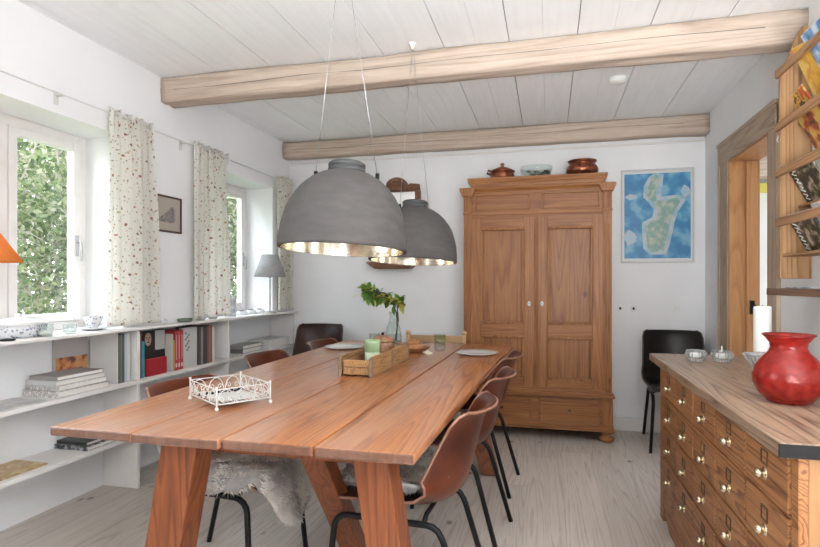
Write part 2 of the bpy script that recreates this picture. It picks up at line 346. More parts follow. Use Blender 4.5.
# left wall with deep window recesses
b = MB(); ys = [YF-.2]
for a, c in WIN: ys += [a, c]
ys.append(YB+.2)
for i in range(0, len(ys), 2): b.box(-2.74, XL, ys[i], ys[i+1], .93, ZC)
for a, c in WIN: b.box(-2.74, XL, a, c, 2.06, ZC)
b.box(-2.74, -2.58, YF-.2, YB+.2, 0, .93)
struct(b.build('wall_left', M['wall']))
struct(MB().box(-2.74, 4.0, YB, YB+.15, 0, ZC).box(1.2, 1.34, YB, YB+.2, 0, ZC).build('wall_back', M['wall'])).hide_render = False
bpy.data.objects['wall_back'].data = MB().box(-2.74, 1.345, YB, YB+.15, 0, ZC).build('tmp', M['wall']).data
bpy.data.objects.remove(bpy.data.objects['tmp'])
DY0, DY1, DZ = 3.45, 4.146, 2.04
b = MB().box(XR, 1.34, YF-.2, DY0, 0, ZC).box(XR, 1.34, DY1, YB, 0, ZC).box(XR, 1.34, DY0, DY1, DZ, ZC)
struct(b.build('wall_right', M['wall']))
b = MB().box(-2.74, 1.2, YF-.1, YF, 0, ZC)
struct(b.build('wall_front', M['wall']))
# baseboards
struct(MB().box(-2.58, XR-.001, YB-.014, YB, 0, .11).build('baseboard_back', M['white'], bevel=.004))
struct(MB().box(XR-.014, XR, YF, DY0-.13, 0, .11).box(XR-.014, XR, DY1+.21, YB-.015, 0, .11).build('baseboard_right', M['white'], bevel=.004))
struct(MB().box(-2.38, XR, YB-.012, YB, 2.33, 2.345).build('trim_1', M['white']))

# windows: frame, two sashes each with a pane, latch
def window(i, y0, y1):
    z0, z1, X = .945, 2.06, -2.66
    fr = MB()
    fr.box(X-.05, X, y0, y0+.055, z0, z1).box(X-.05, X, y1-.055, y1, z0, z1).box(X-.05, X, y0+.055, y1-.055, z1-.05, z1).box(X-.05, X, y0+.055, y1-.055, z0, z0+.045)
    ym = (y0+y1)/2; fr.box(X-.05, X+.005, ym-.035, ym+.035, z0+.045, z1-.05)
    w = struct(fr.build('window_%d' % i, M['white'], bevel=.004))
    for a, c, hy in ((y0+.056, ym-.036, ym-.06), (ym+.036, y1-.056, y1-.08)):
        s_ = MB(); t = .045
        s_.box(X-.035, X+.014, a, a+t, z0+.046, z1-.051).box(X-.035, X+.014, c-t, c, z0+.046, z1-.051)
        s_.box(X-.035, X+.014, a+t, c-t, z1-.051-t, z1-.051).box(X-.035, X+.014, a+t, c-t, z0+.046, z0+.046+t)
        so = s_.build('window_sash', M['white'], w, bevel=.005)
        MB().box(X-.012, X-.008, a+t, c-t, z0+.046+t, z1-.051-t).build('window_pane', M['pane'], so)
        h = MB().box(X+.014, X+.02, hy-.01, hy+.01, 1.36, 1.48).tube([(X+.02, hy, 1.44), (X+.045, hy, 1.44), (X+.05, hy, 1.40), (X+.046, hy+.004, 1.33)], .006)
        h.build('window_handle', M['steel'], so)
for i, (a, c) in enumerate(WIN): window(i+1, a, c)

# ceiling beams: hand hewn, slightly wandering
def beam(name, x0, x1, y0, y1, z0, z1, seed, label):
    n = 60; vs = []; fs = []; m_ = 24
    for i in range(n+1):
        t = i/n; x = x0+(x1-x0)*t
        for k in range(m_):
            a = 2*pi*k/m_; ca, sa = cos(a), sin(a); q = max(abs(ca), abs(sa)); sup = (abs(ca)**14+abs(sa)**14)**(-1/14)
            w = noise.noise(Vector((x*1.3, k*.5, seed)))*.010+noise.noise(Vector((x*6, k*.9, seed+5)))*.004
            yy = (y0+y1)/2+ca*sup*((y1-y0)/2-.008+w); zz = (z0+z1)/2+sa*sup*((z1-z0)/2-.006+w)
            vs.append((x, yy, min(zz, ZC-.001)))
    for i in range(n):
        for k in range(m_): fs.append((i*m_+k, i*m_+(k+1) % m_, (i+1)*m_+(k+1) % m_, (i+1)*m_+k))
    fs.append(tuple(range(m_))); fs.append(tuple(n*m_+k for k in range(m_)))
    o = MB().add(vs, fs, True).build(name, M['beam'])
    return tag(o, label, 'beam')
o = beam('ceiling_beam', XL, XR, 3.0, 3.15, 2.355, 2.52, 1.5, 'thick bleached timber beam nearest the camera, with the lamp hook on it'); o['group'] = 'ceiling beams'
o = beam('ceiling_beam', XL, XR-.0, 4.655, 4.795, 2.36, 2.52, 7.5, 'cracked bleached timber beam running along the back wall above the wardrobe'); o['group'] = 'ceiling beams'
# long drying cracks
for nm, yy, zz in (('ceiling_beam', 2.998, 2.44), ('ceiling_beam.001', 4.652, 2.445)):
    p = bpy.data.objects[nm]; pts = []
    for i in range(40): x = -2.3+i*.085; pts.append((x, yy+.002, zz+.012*noise.noise(Vector((x*2, zz, 3)))+.004*x))
    MB().tube(pts, [.0005+.0022*abs(noise.noise(Vector((i*.3, zz, 1)))) for i in range(40)], 5).build('crack', M['gap'], p)

# doorway in the right wall
d = struct(MB().box(XR-.022, XR, DY1, DY1+.205, 0, DZ+.14).box(XR-.022, XR, DY0-.12, DY0, 0, DZ+.14).build('door_1', M['grey_wood'], bevel=.004))
MB().box(XR-.028, XR, DY0-.12, DY1+.21, DZ, DZ+.14).box(XR-.036, XR, DY0-.13, DY1+.22, DZ+.125, DZ+.15).build('door_header', M['grey_woody'], d, bevel=.005)
MB().box(XR-.032, XR-.022, DY1+.185, DY1+.205, 0, DZ+.12).box(XR-.028, XR-.022, DY1, DY1+.03, 0, DZ).build('door_moulding', M['grey_wood'], d, bevel=.003)
MB().box(XR-.02, 1.36, DY1-.015, DY1, 0, DZ).box(XR-.02, 1.36, DY0, DY0+.015, 0, DZ).box(1.28, 1.36, DY1-.03, DY1-.015, 0, DZ-.015).build('door_jamb', M['doorpine'], d, bevel=.002)
MB().box(XR-.02, 1.36, DY0, DY1, DZ-.015, DZ).build('door_lintel', M['doorpine'], d, bevel=.002)
MB().box(1.30, 1.325, DY1-.045, DY1-.028, 1.0, 1.09).tube([(1.32, DY1-.045, 1.06), (1.32, DY1-.065, 1.06), (1.32, DY1-.065, 1.03)], .006).build('door_latch', M['black'], d, label='black iron latch')
# the side room behind it
struct(MB().box(1.34, 4.6, 6.2, 6.35, 0, ZC).build('wall_side_room_back', M['wall2']))
struct(MB().box(1.34, 1.42, YB+.15, 6.2, 0, ZC).build('wall_side_room_left', M['wall2']))
struct(MB().box(1.34, 4.6, 2.9, 3.05, 0, ZC).build('wall_side_room_front', M['wall2']))
tag(MB().box(1.44, 4.5, 5.95, 6.15, 2.24, 2.46).build('side_room_beam', M['beam'], bevel=.01), 'rough timber beam seen through the doorway in the side room', 'beam')
tag(MB().box(1.44, 3.4, 6.13, 6.199, 2.11, 2.20).build('wall_shelf', flat((.62, .55, .10)), bevel=.003), 'yellow strip shelf under the beam in the side room', 'shelf')
t = thing('television', 'black flat television on the side room wall beyond the doorway', 'television', (1.60, 5.3, 1.62), R(-72))
MB().box(-.17, .17, -.02, .02, -.02, .32, Matrix.Rotation(R(8), 4, 'Y')).build('screen', M['darkedge'], t, bevel=.004)
MB().box(-.02, .02, -.19, -.02, .1, .16).build('wall_arm', M['black'], t)

# ---------------------------------------------------------------- garden outside
struct(MB().box(-14, -2.75, -6, 16, -.3, -.2).build('ground', M['lawn']))
def shrub_leaves(n, seed, rad=(1.1, 1.1, 1.9)):
    rnd = random.Random(seed); b = MB()
    blobs = [(rnd.uniform(-.6, .6)*rad[0], rnd.uniform(-.6, .6)*rad[1], rnd.uniform(.1, 1.9)*rad[2]*.9, rnd.uniform(.35, .65)) for _ in range(34)]
    for _ in range(n):
        bx, by, bz, br = rnd.choice(blobs)
        u = Vector((rnd.gauss(0, 1), rnd.gauss(0, 1), rnd.gauss(0, 1))).normalized()*br*rnd.uniform(.55, 1.05)
        p = Vector((bx, by, bz))+u
        d = Vector((rnd.gauss(0, 1), rnd.gauss(0, 1), rnd.gauss(-.3, .7))).normalized(); s_ = d.cross(Vector((rnd.gauss(0, 1), rnd.gauss(0, 1), rnd.gauss(0, 1)))).normalized()
        L = rnd.uniform(.045, .085); w = L*.28
        b.add([p, p+d*L*.5+s_*w, p+d*L, p+d*L*.5-s_*w], [(0, 1, 2, 3)])
    return b
def shrub_branches(seed):
    rnd = random.Random(seed); b = MB()
    for _ in range(16):
        p = Vector((rnd.uniform(-.2, .2), rnd.uniform(-.2, .2), 0)); d = Vector((rnd.uniform(-.3, .3), rnd.uniform(-.3, .3), 1)).normalized(); pts = [p.copy()]; rr = [.028]
        for k in range(12):
            d = (d+Vector((rnd.gauss(0, .16), rnd.gauss(0, .16), .18+rnd.gauss(0, .12)))).normalized(); p = p+d*.26; pts.append(p.copy()); rr.append(.026*(1-k/13))
            if k > 2 and rnd.random() < .8:
                q = p.copy(); e = (d+Vector((rnd.gauss(0, .8), rnd.gauss(0, .8), rnd.gauss(-.2, .4)))).normalized(); qs = [q.copy()]
                for _k in range(5): e = (e+Vector((rnd.gauss(0, .3), rnd.gauss(0, .3), rnd.gauss(-.1, .2)))).normalized(); q = q+e*.11; qs.append(q.copy())
                b.tube(qs, [.010, .009, .007, .006, .004, .003], 5)
        b.tube(pts, rr, 6)
    return b
sh = thing('garden_shrub', 'tall leafy garden shrub outside the nearer window, closest to the house', 'shrub', (-5.2, 3.4, -.2), 0, 'shrubs outside the windows')
shrub_leaves(13000, 3).build('leaves', M['leaf'], sh, fixn=False); shrub_branches(4).build('branches', M['bark'], sh)
shd = [((-5.3, 5.3, -.2), 1.2, 1.1, 'bushy green shrub seen in the middle of the nearer window'), ((-5.4, 7.3, -.2), 2.5, 1.15, 'dense shrub behind the wall between the two windows'),
       ((-5.3, 9.3, -.2), 4.0, 1.2, 'leafy shrub seen through the far window beside the grey lamp'), ((-7.9, 10.6, -.2), 5.1, 1.7, 'tall shrub at the far end of the garden hedge'),
       ((-8.0, 7.6, -.2), .6, 1.7, 'big tree-like shrub rising behind the hedge by the far window'), ((-8.0, 4.6, -.2), 3.3, 1.7, 'big tree-like shrub rising behind the hedge by the near window'), ((-5.3, 1.4, -.2), 3.9, 1.1, 'leafy shrub left of the nearer window, outside')]
for l, rz, sc, lab in shd:
    q = dup(sh, l, rz, lab); q.scale = (sc, sc, sc)

# ---------------------------------------------------------------- built-in low bookcase with the long sill on top
bc = thing('bookcase', 'long low white bookcase under the windows, its top serving as windowsill', 'bookcase', (-2.45, 2.7, 0))
def rel(o, p): o.parent = p; o.matrix_parent_inverse = Matrix.Translation(-Vector(p.location)); return o
def P(bm, name, m, parent, **k):   # world-coordinate mesh attached to a parent
    o = bm.build(name, m, None, **k)
    # shift mesh into parent's space so copies keep working
    pl = parent.location if parent.parent is None else parent.parent.location+parent.location
    o.data.transform(Matrix.Translation(-Vector(pl)) if parent.rotation_euler.z == 0 else (Matrix.Rotation(-parent.rotation_euler.z, 4, 'Z') @ Matrix.Translation(-Vector(pl))))
    o.parent = parent; return o
P(MB().box(-2.58, -2.30, -1.6, 4.797, .931, .947), 'top_board', M['white'], bc, bevel=.004)
bb = MB()
for a, c in WIN: bb.box(-2.655, -2.581, a+.002, c-.002, .931, .9445)
P(bb, 'recess_board', M['white'], bc)
P(MB().box(-2.579, -2.335, -1.6, 4.797, .612, .635), 'shelf', M['white'], bc, bevel=.003)
P(MB().box(-2.579, -2.335, -1.6, 4.797, .298, .32), 'shelf', M['white'], bc, bevel=.003)
for yy in (.9, 2.745, 3.69, 4.775):
    for z0, z1 in ((0, .297), (.321, .611), (.636, .930)):
        P(MB().box(-2.579, -2.34, yy-.012, yy+.012, z0, z1), 'divider', M['white'], bc, bevel=.002)
P(MB().box(-2.579, -2.35, -1.6, 0, 0, .01), 'plinth', M['white'], bc)

# curtains and their wire
def curtain(y0t, y1t, y0b, y1b, label, seed, nf=6, ztop=2.165, zbot=.962, pinch=None):
    vs = []; fs = []; nu, nv = 72, 40
    rnd = random.Random(seed); ph = [rnd.uniform(0, 6) for _ in range(4)]
    for j in range(nv+1):
        v = j/nv; z = ztop+(zbot-ztop)*v
        for i in range(nu+1):
            u = i/nu; y = (y0t+(y0b-y0t)*min(1, v*1.6)**.8)*(1-u)+(y1t+(y1b-y1t)*min(1, v*1.6)**.8)*u
            amp = .008+.010*min(1, v*3)
            x = -2.345+amp*sin(2*pi*nf*u+ph[0]+.5*sin(v*3+ph[1]))+.006*sin(2*pi*nf*2.3*u+ph[2]+v*2)+.010*sin(2*pi*1.7*u+ph[3]+v)
            y += .012*sin(2*pi*nf*u+ph[0]+1.5)*min(1, v*2)
            zz = z+(.012*sin(2*pi*nf*2*u+ph[3]) if j == 0 else 0)
            if pinch: # tied in towards one side
                k = math.exp(-((z-pinch[1])/.28)**2)*.0; y = y*(1-k)+pinch[0]*k
            vs.append((x, y, zz))
    for j in range(nv):
        for i in range(nu): a = j*(nu+1)+i; fs.append((a, a+1, a+nu+2, a+nu+1))
    t = thing('curtain', label, 'curtain', (-2.345, (y0b+y1b)/2, zbot), 0, 'floral curtains on the window wire')
    P(MB().add(vs, fs, True), 'curtain_panel', M['curtain'], t, solid=.002, fixn=False)
    ties = MB(); n = max(3, int(abs(y1t-y0t)/.07))
    for k in range(n):
        y = y0t+(y1t-y0t)*(k+.5)/n; L = rnd.uniform(.06, .14)
        ties.tube([(-2.318, y-.012, 2.15), (-2.308, y, 2.165), (-2.308, y+.008, 2.12), (-2.314, y-.004, 2.15-L)], [.006, .009, .007, .003], 6)
        ties.ball((-2.312, y, 2.15), .014, 8, 6, (.7, 1, 1))
    P(ties, 'tie', M['curtain'], t)
    return t
curtain(2.52, 2.86, 2.51, 2.90, 'white floral curtain nearest the camera, right of the nearer window', 1, 5)
curtain(3.27, 3.66, 3.25, 3.71, 'white floral curtain to the right of the small bird picture', 2, 6)
curtain(4.45, 4.70, 4.50, 4.735, 'narrow white floral curtain in the far corner behind the grey lamp', 3, 4)
curtain(1.38, 1.60, 1.36, 1.62, 'white floral curtain left of the nearer window, beyond the frame', 4, 4)
t = thing('curtain_wire', 'thin white curtain wire strung along the left wall above both windows', 'curtain rail', (-2.345, 3, 2.14))
P(MB().tube([(-2.345, -.5, 2.146), (-2.345, 2.1, 2.14), (-2.345, 2.5, 2.142), (-2.345, 4.79, 2.135)], .0035, 6), 'wire', M['whitewire'], t)
for y in (-.45, 2.24, 3.2, 4.76): P(MB().tube([(-2.399, y, 2.142), (-2.345, y, 2.14)], .005, 6).box(-2.4, -2.394, y-.012, y+.012, 2.10, 2.165), 'bracket', M['whitewire'], t)

# bird picture between the windows
t = thing('framed_picture', 'small dark-framed bird picture on the left wall between the curtains', 'picture', (-2.399, 3.07, 1.54))
y0, y1, z0, z1 = 2.935, 3.20, 1.535, 1.77; f = .012
P(MB().box(-2.399, -2.384, y0, y0+f, z0, z1).box(-2.399, -2.384, y1-f, y1, z0, z1).box(-2.399, -2.384, y0+f, y1-f, z0, z0+f).box(-2.399, -2.384, y0+f, y1-f, z1-f, z1), 'frame', flat((.07, .035, .02)), t, bevel=.002)
P(MB().box(-2.399, -2.392, y0+f, y1-f, z0+f, z1-f), 'mount', flat((.42, .37, .31)), t)
P(MB().prism([(2.985, 1.60), (3.12, 1.597), (3.14, 1.62), (3.135, 1.68), (3.12, 1.705), (3.10, 1.70), (3.08, 1.68), (3.02, 1.64), (2.985, 1.62)], 'x', -2.392, -2.3905), 'print', noisy('engraving ink', (.16, .15, .15), (.32, .30, .27), 50, .8, 0), t)

# ---------------------------------------------------------------- dining table
T0, T1, TZ = 1.375, 4.05, .76
t = thing('dining_table', 'long red-brown plank dining table with splayed legs in the middle of the room', 'table', (-.9, 2.7, 0))
near = [-1.496, -1.199, -.903, -.619, -.338]; far = [-1.545, -1.235, -.905, -.585, -.262]
for k in range(4):
    g0 = .003 if k else 0; g1 = .003 if k < 3 else 0; z0, z1 = TZ-.029, TZ
    j = (0, -.006, .004, .0)[k]
    vs = [(near[k]+g0, T0+j, z0), (near[k+1]-g1, T0+j, z0), (far[k]+g0, T1, z0), (far[k+1]-g1, T1, z0), (near[k]+g0, T0+j, z1), (near[k+1]-g1, T0+j, z1), (far[k]+g0, T1, z1), (far[k+1]-g1, T1, z1)]
    P(MB().hexa(vs), 'tabletop_board', M['table'], t, bevel=.005)
def leg(xt, yt, xb, yb_, w=.10, dd=.085, zt=.730, zb=0):
    vs = []
    for (x, y, z) in ((xb, yb_, zb), (xt, yt, zt)):
        for dy in (-dd/2, dd/2):
            for dx in (-w/2, w/2): vs.append((x+dx, y+dy, z))
    return MB().hexa(vs)
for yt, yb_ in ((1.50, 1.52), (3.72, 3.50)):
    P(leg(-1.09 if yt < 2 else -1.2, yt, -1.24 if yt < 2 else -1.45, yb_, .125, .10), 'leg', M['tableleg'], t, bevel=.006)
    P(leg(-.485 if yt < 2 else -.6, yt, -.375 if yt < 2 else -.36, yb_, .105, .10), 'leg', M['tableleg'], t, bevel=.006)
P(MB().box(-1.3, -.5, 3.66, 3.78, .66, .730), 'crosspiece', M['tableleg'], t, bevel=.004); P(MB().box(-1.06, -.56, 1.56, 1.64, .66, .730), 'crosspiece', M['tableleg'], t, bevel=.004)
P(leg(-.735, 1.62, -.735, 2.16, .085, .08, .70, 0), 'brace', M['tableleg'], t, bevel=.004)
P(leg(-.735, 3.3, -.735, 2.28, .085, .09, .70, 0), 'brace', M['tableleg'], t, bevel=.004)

# ---------------------------------------------------------------- shell chairs
def make_chair(leath, label, group, zs=1.0):
    t = thing('dining_chair', label, 'chair', (0, 0, 0), 0, group)
    prof = [(.268, .437), (.258, .452), (.20, .458), (.08, .448), (0, .438), (-.08, .434), (-.14, .442), (-.185, .47), (-.21, .52), (-.225, .58), (-.24, .65), (-.255, .72), (-.27, .78), (-.285, .815), (-.303, .828), (-.315, .822)]
    prof = [(x, z if z < .45 else .45+(z-.45)*zs) for x, z in prof]
    hw = [.185, .20, .213, .222, .225, .226, .226, .225, .223, .22, .217, .213, .212, .203, .180, .160]
    curl = [0, .006, .016, .03, .042, .055, .078, .10, .115, .115, .10, .085, .07, .058, .048, .044]   # how far the sides wrap up / forward
    vs = []; fs = []; n = 18; m_ = len(prof)
    for j in range(m_):
        a = prof[max(j-1, 0)]; c = prof[min(j+1, m_-1)]; dx, dz = c[0]-a[0], c[1]-a[1]; L = math.hypot(dx, dz); nx, nz = dz/L, -dx/L   # towards the sitter
        if j < 6 and nz < 0: nx, nz = -nx, -nz
        if j >= 9: nx, nz = 1, 0
        for i in range(n+1):
            u = -1+2*i/n; w = abs(u)**2.2*curl[j]
            vs.append((prof[j][0]+nx*w*(1 if nx > 0 or j < 6 else 1), u*hw[j], prof[j][1]+nz*w))
    for j in range(m_-1):
        for i in range(n): a = j*(n+1)+i; fs.append((a, a+1, a+n+2, a+n+1))
    MB().add(vs, fs, True).build('seat_shell', leath, t, solid=.009, sub=2, fixn=False)
    rim = MB(); q = [Vector(v) for v in vs]
    edge = [q[j*(n+1)] for j in range(m_)]+[q[(m_-1)*(n+1)+i] for i in range(1, n)]+[q[j*(n+1)+n] for j in range(m_-1, -1, -1)]
    rim.tube(edge, .0055, 6); rim.build('piping', M['piping'] if leath is M['leather'] else M['pipingdk'], t)
    for s_ in (-1, 1):
        y = .178*s_; yf = .20*s_; r = .055
        pts = [(.255, yf, 0), (.225, y, .40-r)]+[(.225-r+r*cos(a), y, .40-r+r*sin(a)) for a in (.4, .8, 1.2)]+[(.225-r, y, .40), (-.165+r, y, .40)]+[(-.165+r-r*sin(a), y, .40-r+r*cos(a)) for a in (.4, .8, 1.2)]+[(-.17, y, .40-r), (-.27, yf, 0)]
        MB().tube(pts, .0115, 8).build('leg_frame', M['black'], t)
    MB().tube([(.10, -.178, .40), (.10, -.14, .42), (.10, .14, .42), (.10, .178, .40)], .009, 8).tube([(-.10, -.178, .40), (-.10, -.14, .42), (-.10, .14, .42), (-.10, .178, .40)], .009, 8).build('crossbar', M['black'], t)
    return t
M['piping'] = noisy('leather edge highlight', (.34, .18, .12), (.22, .09, .055), 20, .35, .1)  # lighter piping colour paints the highlight along the leather rim
M['pipingdk'] = flat((.10, .075, .06))
G = 'leather shell chairs around the table'
ch = make_chair(M['leather'], 'cognac leather chair nearest on the right side of the table, grey sheepskin on it', G, .88)
CR = (-.495, 1.965, 177); CL = (-1.29, 2.03, -6)
ch.location = (CR[0], CR[1], 0); ch.rotation_euler.z = R(CR[2])
dup(ch, (-.47, 2.64, 0), R(176), 'middle cognac leather chair on the right side of the table')
dup(ch, (-.47, 3.34, 0), R(176), 'farthest cognac leather chair on the right side, nearest the wardrobe')
dup(ch, (CL[0], CL[1], 0), R(CL[2]), 'cognac leather chair nearest on the left side, white sheepskin hanging from it')
dup(ch, (-1.42, 2.98, 0), R(-4), 'middle cognac leather chair on the left side, in front of the books')
dup(ch, (-1.38, 3.74, 0), R(-4), 'farthest leather chair on the left side, before the dark corner chair')
c2 = make_chair(M['leatherdk'], 'dark brown leather chair in the back left corner beside the bookcase', G, 1.02); c2.location = (-1.985, 4.42, 0); c2.rotation_euler.z = R(-84)
c3 = make_chair(M['leatherbk'], 'black leather shell chair against the back wall beside the wardrobe', G, 1.02); c3.location = (.915, 4.44, 0); c3.rotation_euler.z = R(-94)
for q in (c2, c3): q['group'] = 'dark shell chairs against the back wall'
# wooden chair at the head of the table
t = thing('wooden_chair', 'pale wooden chair at the far head of the table, only its top rail showing', 'chair', (-.865, 4.14, 0))
def W2(bm, n_, m=M['cratewood'], **k): return P(bm, n_, m, t, **k)
for s_ in (-1, 1):
    W2(MB().tube([(-.865+.21*s_, 4.26, 0), (-.865+.215*s_, 4.24, .44), (-.865+.225*s_, 4.255, .80)], .016).ball((-.865+.225*s_, 4.255, .815), .02, 10, 8), 'back_post', flat((.55, .34, .18)))
    W2(MB().tube([(-.865+.19*s_, 3.88, 0), (-.865+.19*s_, 3.90, .43)], .016), 'leg', flat((.55, .34, .18)))
W2(MB().box(-1.075, -.655, 4.247, 4.263, .735, .795), 'top_rail', flat((.50, .30, .15)), bevel=.005)
W2(MB().box(-1.075, -.655, 4.24, 4.255, .55, .59), 'back_rail', flat((.50, .30, .15)), bevel=.005)
W2(MB().box(-1.075, -.655, 3.88, 4.26, .43, .45), 'seat', flat((.50, .30, .15)), bevel=.008)

# sheepskins
def sheepskin(name, label, fn, seed, m, loc):
    t = thing(name, label, 'sheepskin', loc, 0, 'sheepskins on the nearest chairs')
    vs = []; fs = []; nu, nv = 30, 26; grid = {}
    for j in range(nv+1):
        for i in range(nu+1):
            u, v = -1+2*i/nu, -1+2*j/nv
            # squircle mapping to a rounded hide outline
            uu = u*math.sqrt(max(0, 1-v*v*.42)); vv = v*math.sqrt(max(0, 1-u*u*.42)); k = 1+.08*noise.noise(Vector((u*2, v*2, seed)))
            p = fn(uu*k, vv*k); grid[i, j] = Vector(p); vs.append(p)
    for j in range(nv):
        for i in range(nu): a = j*(nu+1)+i; fs.append((a, a+1, a+nu+2, a+nu+1))
    P(MB().add(vs, fs, True), 'hide', m, t, solid=.012)
    rnd = random.Random(seed); h = MB()
    for _ in range(14000):
        a, c = rnd.uniform(0, nu-.01), rnd.uniform(0, nv-.01); i, j = int(a), int(c); fa, fc = a-i, c-j
        p = grid[i, j]*(1-fa)*(1-fc)+grid[i+1, j]*fa*(1-fc)+grid[i, j+1]*(1-fa)*fc+grid[i+1, j+1]*fa*fc
        nrm = (grid[i+1, j]-grid[i, j]).cross(grid[i, j+1]-grid[i, j]); nrm = nrm.normalized() if nrm.length > 0 else Vector((0, 0, 1))
        if nrm.z < -.1: nrm = -nrm
        cl = Vector((noise.noise(p*14), noise.noise(p*14+Vector((9, 0, 0))), -.5+noise.noise(p*14+Vector((0, 9, 0)))))
        d = (nrm*.7+cl*1.3+Vector((rnd.gauss(0, .3), rnd.gauss(0, .3), rnd.gauss(0, .3)))).normalized()
        L = rnd.uniform(.014, .030); sd = d.cross(Vector((rnd.gauss(0, 1), rnd.gauss(0, 1), rnd.gauss(0, 1)))).normalized()*.0016
        tip = p+d*L+Vector((0, 0, -L*.35)); h.add([p-sd, p+sd, p+d*L*.6+sd*.7, tip], [(0, 1, 2, 3)])
    o = P(h, 'wool', m, t, fixn=False); o['kind'] = 'stuff'
    return t
def on_chair(cx, cy, deg, lx, ly, z):
    a = R(deg); return (cx+lx*cos(a)-ly*sin(a), cy+lx*sin(a)+ly*cos(a), z)
def drapeR(u, v):  # over the right chair: seat, a little up the back
    lx, ly = u*.285+.02, v*.20; z = .480+.055*abs(v)**2.2
    if lx < -.13: z += (-.13-lx)*1.2; lx = -.13+(lx+.13)*.62
    if lx > .272: z -= (lx-.272)*1.8
    return on_chair(*CR, lx, ly, z+.008*noise.noise(Vector((lx*12, ly*12, 1))))
def drapeL(u, v):
    lx, ly = u*.32+.06, v*.26; z = .490+.055*abs(v)**2.2
    if lx < -.14: z += (-.14-lx)*1.3
    if lx > .275: z -= (lx-.275)*2.2
    if ly < -.19: z -= (-.19-ly)*1.6
    return on_chair(*CL, min(lx, .292+(lx-.292)*.4), ly, z+.012*noise.noise(Vector((lx*12, ly*12, 4))))
M['woolw'] = noisy('white and grey sheepskin', (.80, .76, .70), (.36, .34, .33), 5, .95, .1, p=(.42, .62))
sheepskin('sheepskin', 'grey sheepskin on the nearest right-hand chair', drapeR, 11, M['skinwool'], (CR[0], CR[1], .46))
sheepskin('sheepskin', 'white and grey sheepskin draped over the nearest left-hand chair seat', drapeL, 12, M['woolw'], (CL[0], CL[1], .46))

# ---------------------------------------------------------------- wardrobe
wd = thing('wardrobe', 'tall honey pine wardrobe with two panelled doors against the back wall', 'wardrobe', (-.105, 4.6, 0))
FY = 4.39; BY = 4.78
def A(bm, n_, m='pine', parent=None, **k): k.setdefault('bevel', .003); return P(bm, n_, M[m], parent or wd, **k)
A(MB().box(-.655, -.62, FY+.02, BY, .10, 1.95).box(.41, .445, FY+.02, BY, .10, 1.95).box(-.62, .41, BY-.02, BY, .1, 1.95).box(-.62, .41, FY+.02, BY-.02, .1, .12).box(-.62, .41, FY+.02, BY-.02, 1.93, 1.95), 'body')
for s_, x0, x1 in (('l', -.665, -.600), ('r', .395, .460)):
    pl = MB().box(x0, x1, FY, FY+.03, .34, 1.77)
    for k in range(3): pl.box(x0+.012+k*.016, x0+.020+k*.016, FY-.006, FY, .40, 1.66)
    A(pl, 'pilaster')
    A(MB().box(x0-.006, x1+.006, FY-.012, FY+.03, .12, .34).box(x0+.012, x1-.012, FY-.02, FY-.012, .16, .31), 'pilaster_base')
    cap = MB().box(x0, x1, FY-.004, FY+.03, 1.77, 1.90).box(x0+.012, x0+.022, FY-.016, FY-.004, 1.78, 1.89).box(x1-.022, x1-.012, FY-.016, FY-.004, 1.78, 1.89).box(x0-.004, x1+.004, FY-.01, FY+.03, 1.755, 1.772)
    cap.prism([(x0-.008, 1.90), (x1+.008, 1.90), (x1+.028, 1.945), (x1+.028, 1.965), (x0-.028, 1.965), (x0-.028, 1.945)], 'y', FY-.035, FY+.05)
    A(cap, 'capital')
# frieze
fz = MB().box(-.60, .395, FY+.008, FY+.03, 1.72, 1.94)
for x0, x1 in ((-.575, -.145), (-.055, .375)):
    for a in ((x0, x1, 1.90, 1.912), (x0, x1, 1.785, 1.797), (x0, x0+.012, 1.797, 1.90), (x1-.012, x1, 1.797, 1.90)): fz.box(a[0], a[1], FY-.004, FY+.008, a[2], a[3])
A(fz.box(-.60, .395, FY-.010, FY+.01, 1.745, 1.765), 'frieze', 'pineh')
co = MB().prism([(FY+.02, 1.935), (FY-.005, 1.935), (FY-.022, 1.955), (FY-.025, 1.975), (FY-.045, 2.0), (FY-.055, 2.025), (FY-.055, 2.035), (BY, 2.035), (BY, 1.95)], 'x', -.60, .40)
A(co, 'cornice', 'pineh')
A(MB().prism([(-.60, 1.965), (.40, 1.965), (.405, 1.985), (.425, 2.005), (.43, 2.037), (-.63, 2.037), (-.625, 2.005), (-.605, 1.985)], 'y', FY-.04, BY-.01), 'cornice_top', 'pineh')
A(MB().box(-.685, .485, FY-.03, BY, 1.951, 1.966), 'cornice_board', 'pineh')
# doors
def wdoor(x0, x1, xk):
    z0, z1, y = .395, 1.725, FY+.004; st = .075
    o = A(MB().box(x0, x0+st, y, y+.036, z0, z1).box(x1-st, x1, y, y+.036, z0, z1), 'door', bevel=.002)
    for a, c in ((z0, z0+.06), (.795, .885), (1.645, z1)): A(MB().box(x0+st+.0005, x1-st-.0005, y+.001, y+.035, a, c), 'door_rail', 'pineh', parent=o, bevel=.002)
    for a, c in ((z0+.06, .795), (.885, 1.645)):
        A(MB().box(x0+st, x1-st, y+.028, y+.034, a, c), 'panel', parent=o)
        mb_ = MB(); q = .020
        for r_ in ((x0+st, x1-st, a, a+q), (x0+st, x1-st, c-q, c), (x0+st, x0+st+q, a+q, c-q), (x1-st-q, x1-st, a+q, c-q)): mb_.box(r_[0], r_[1], y-.007, y+.028, r_[2], r_[3])
        A(mb_, 'moulding', parent=o, bevel=.007)
    e = MB().ball((xk, y-.002, 1.047), .016, 14, 10, (.8, .3, 1.25)); P(e, 'escutcheon', M['porcelain'], o); P(MB().ball((xk, y-.008, 1.047), .004), 'keyhole', M['darkedge'], o)
wdoor(-.605, -.112, -.150); wdoor(-.085, .398, -.053)
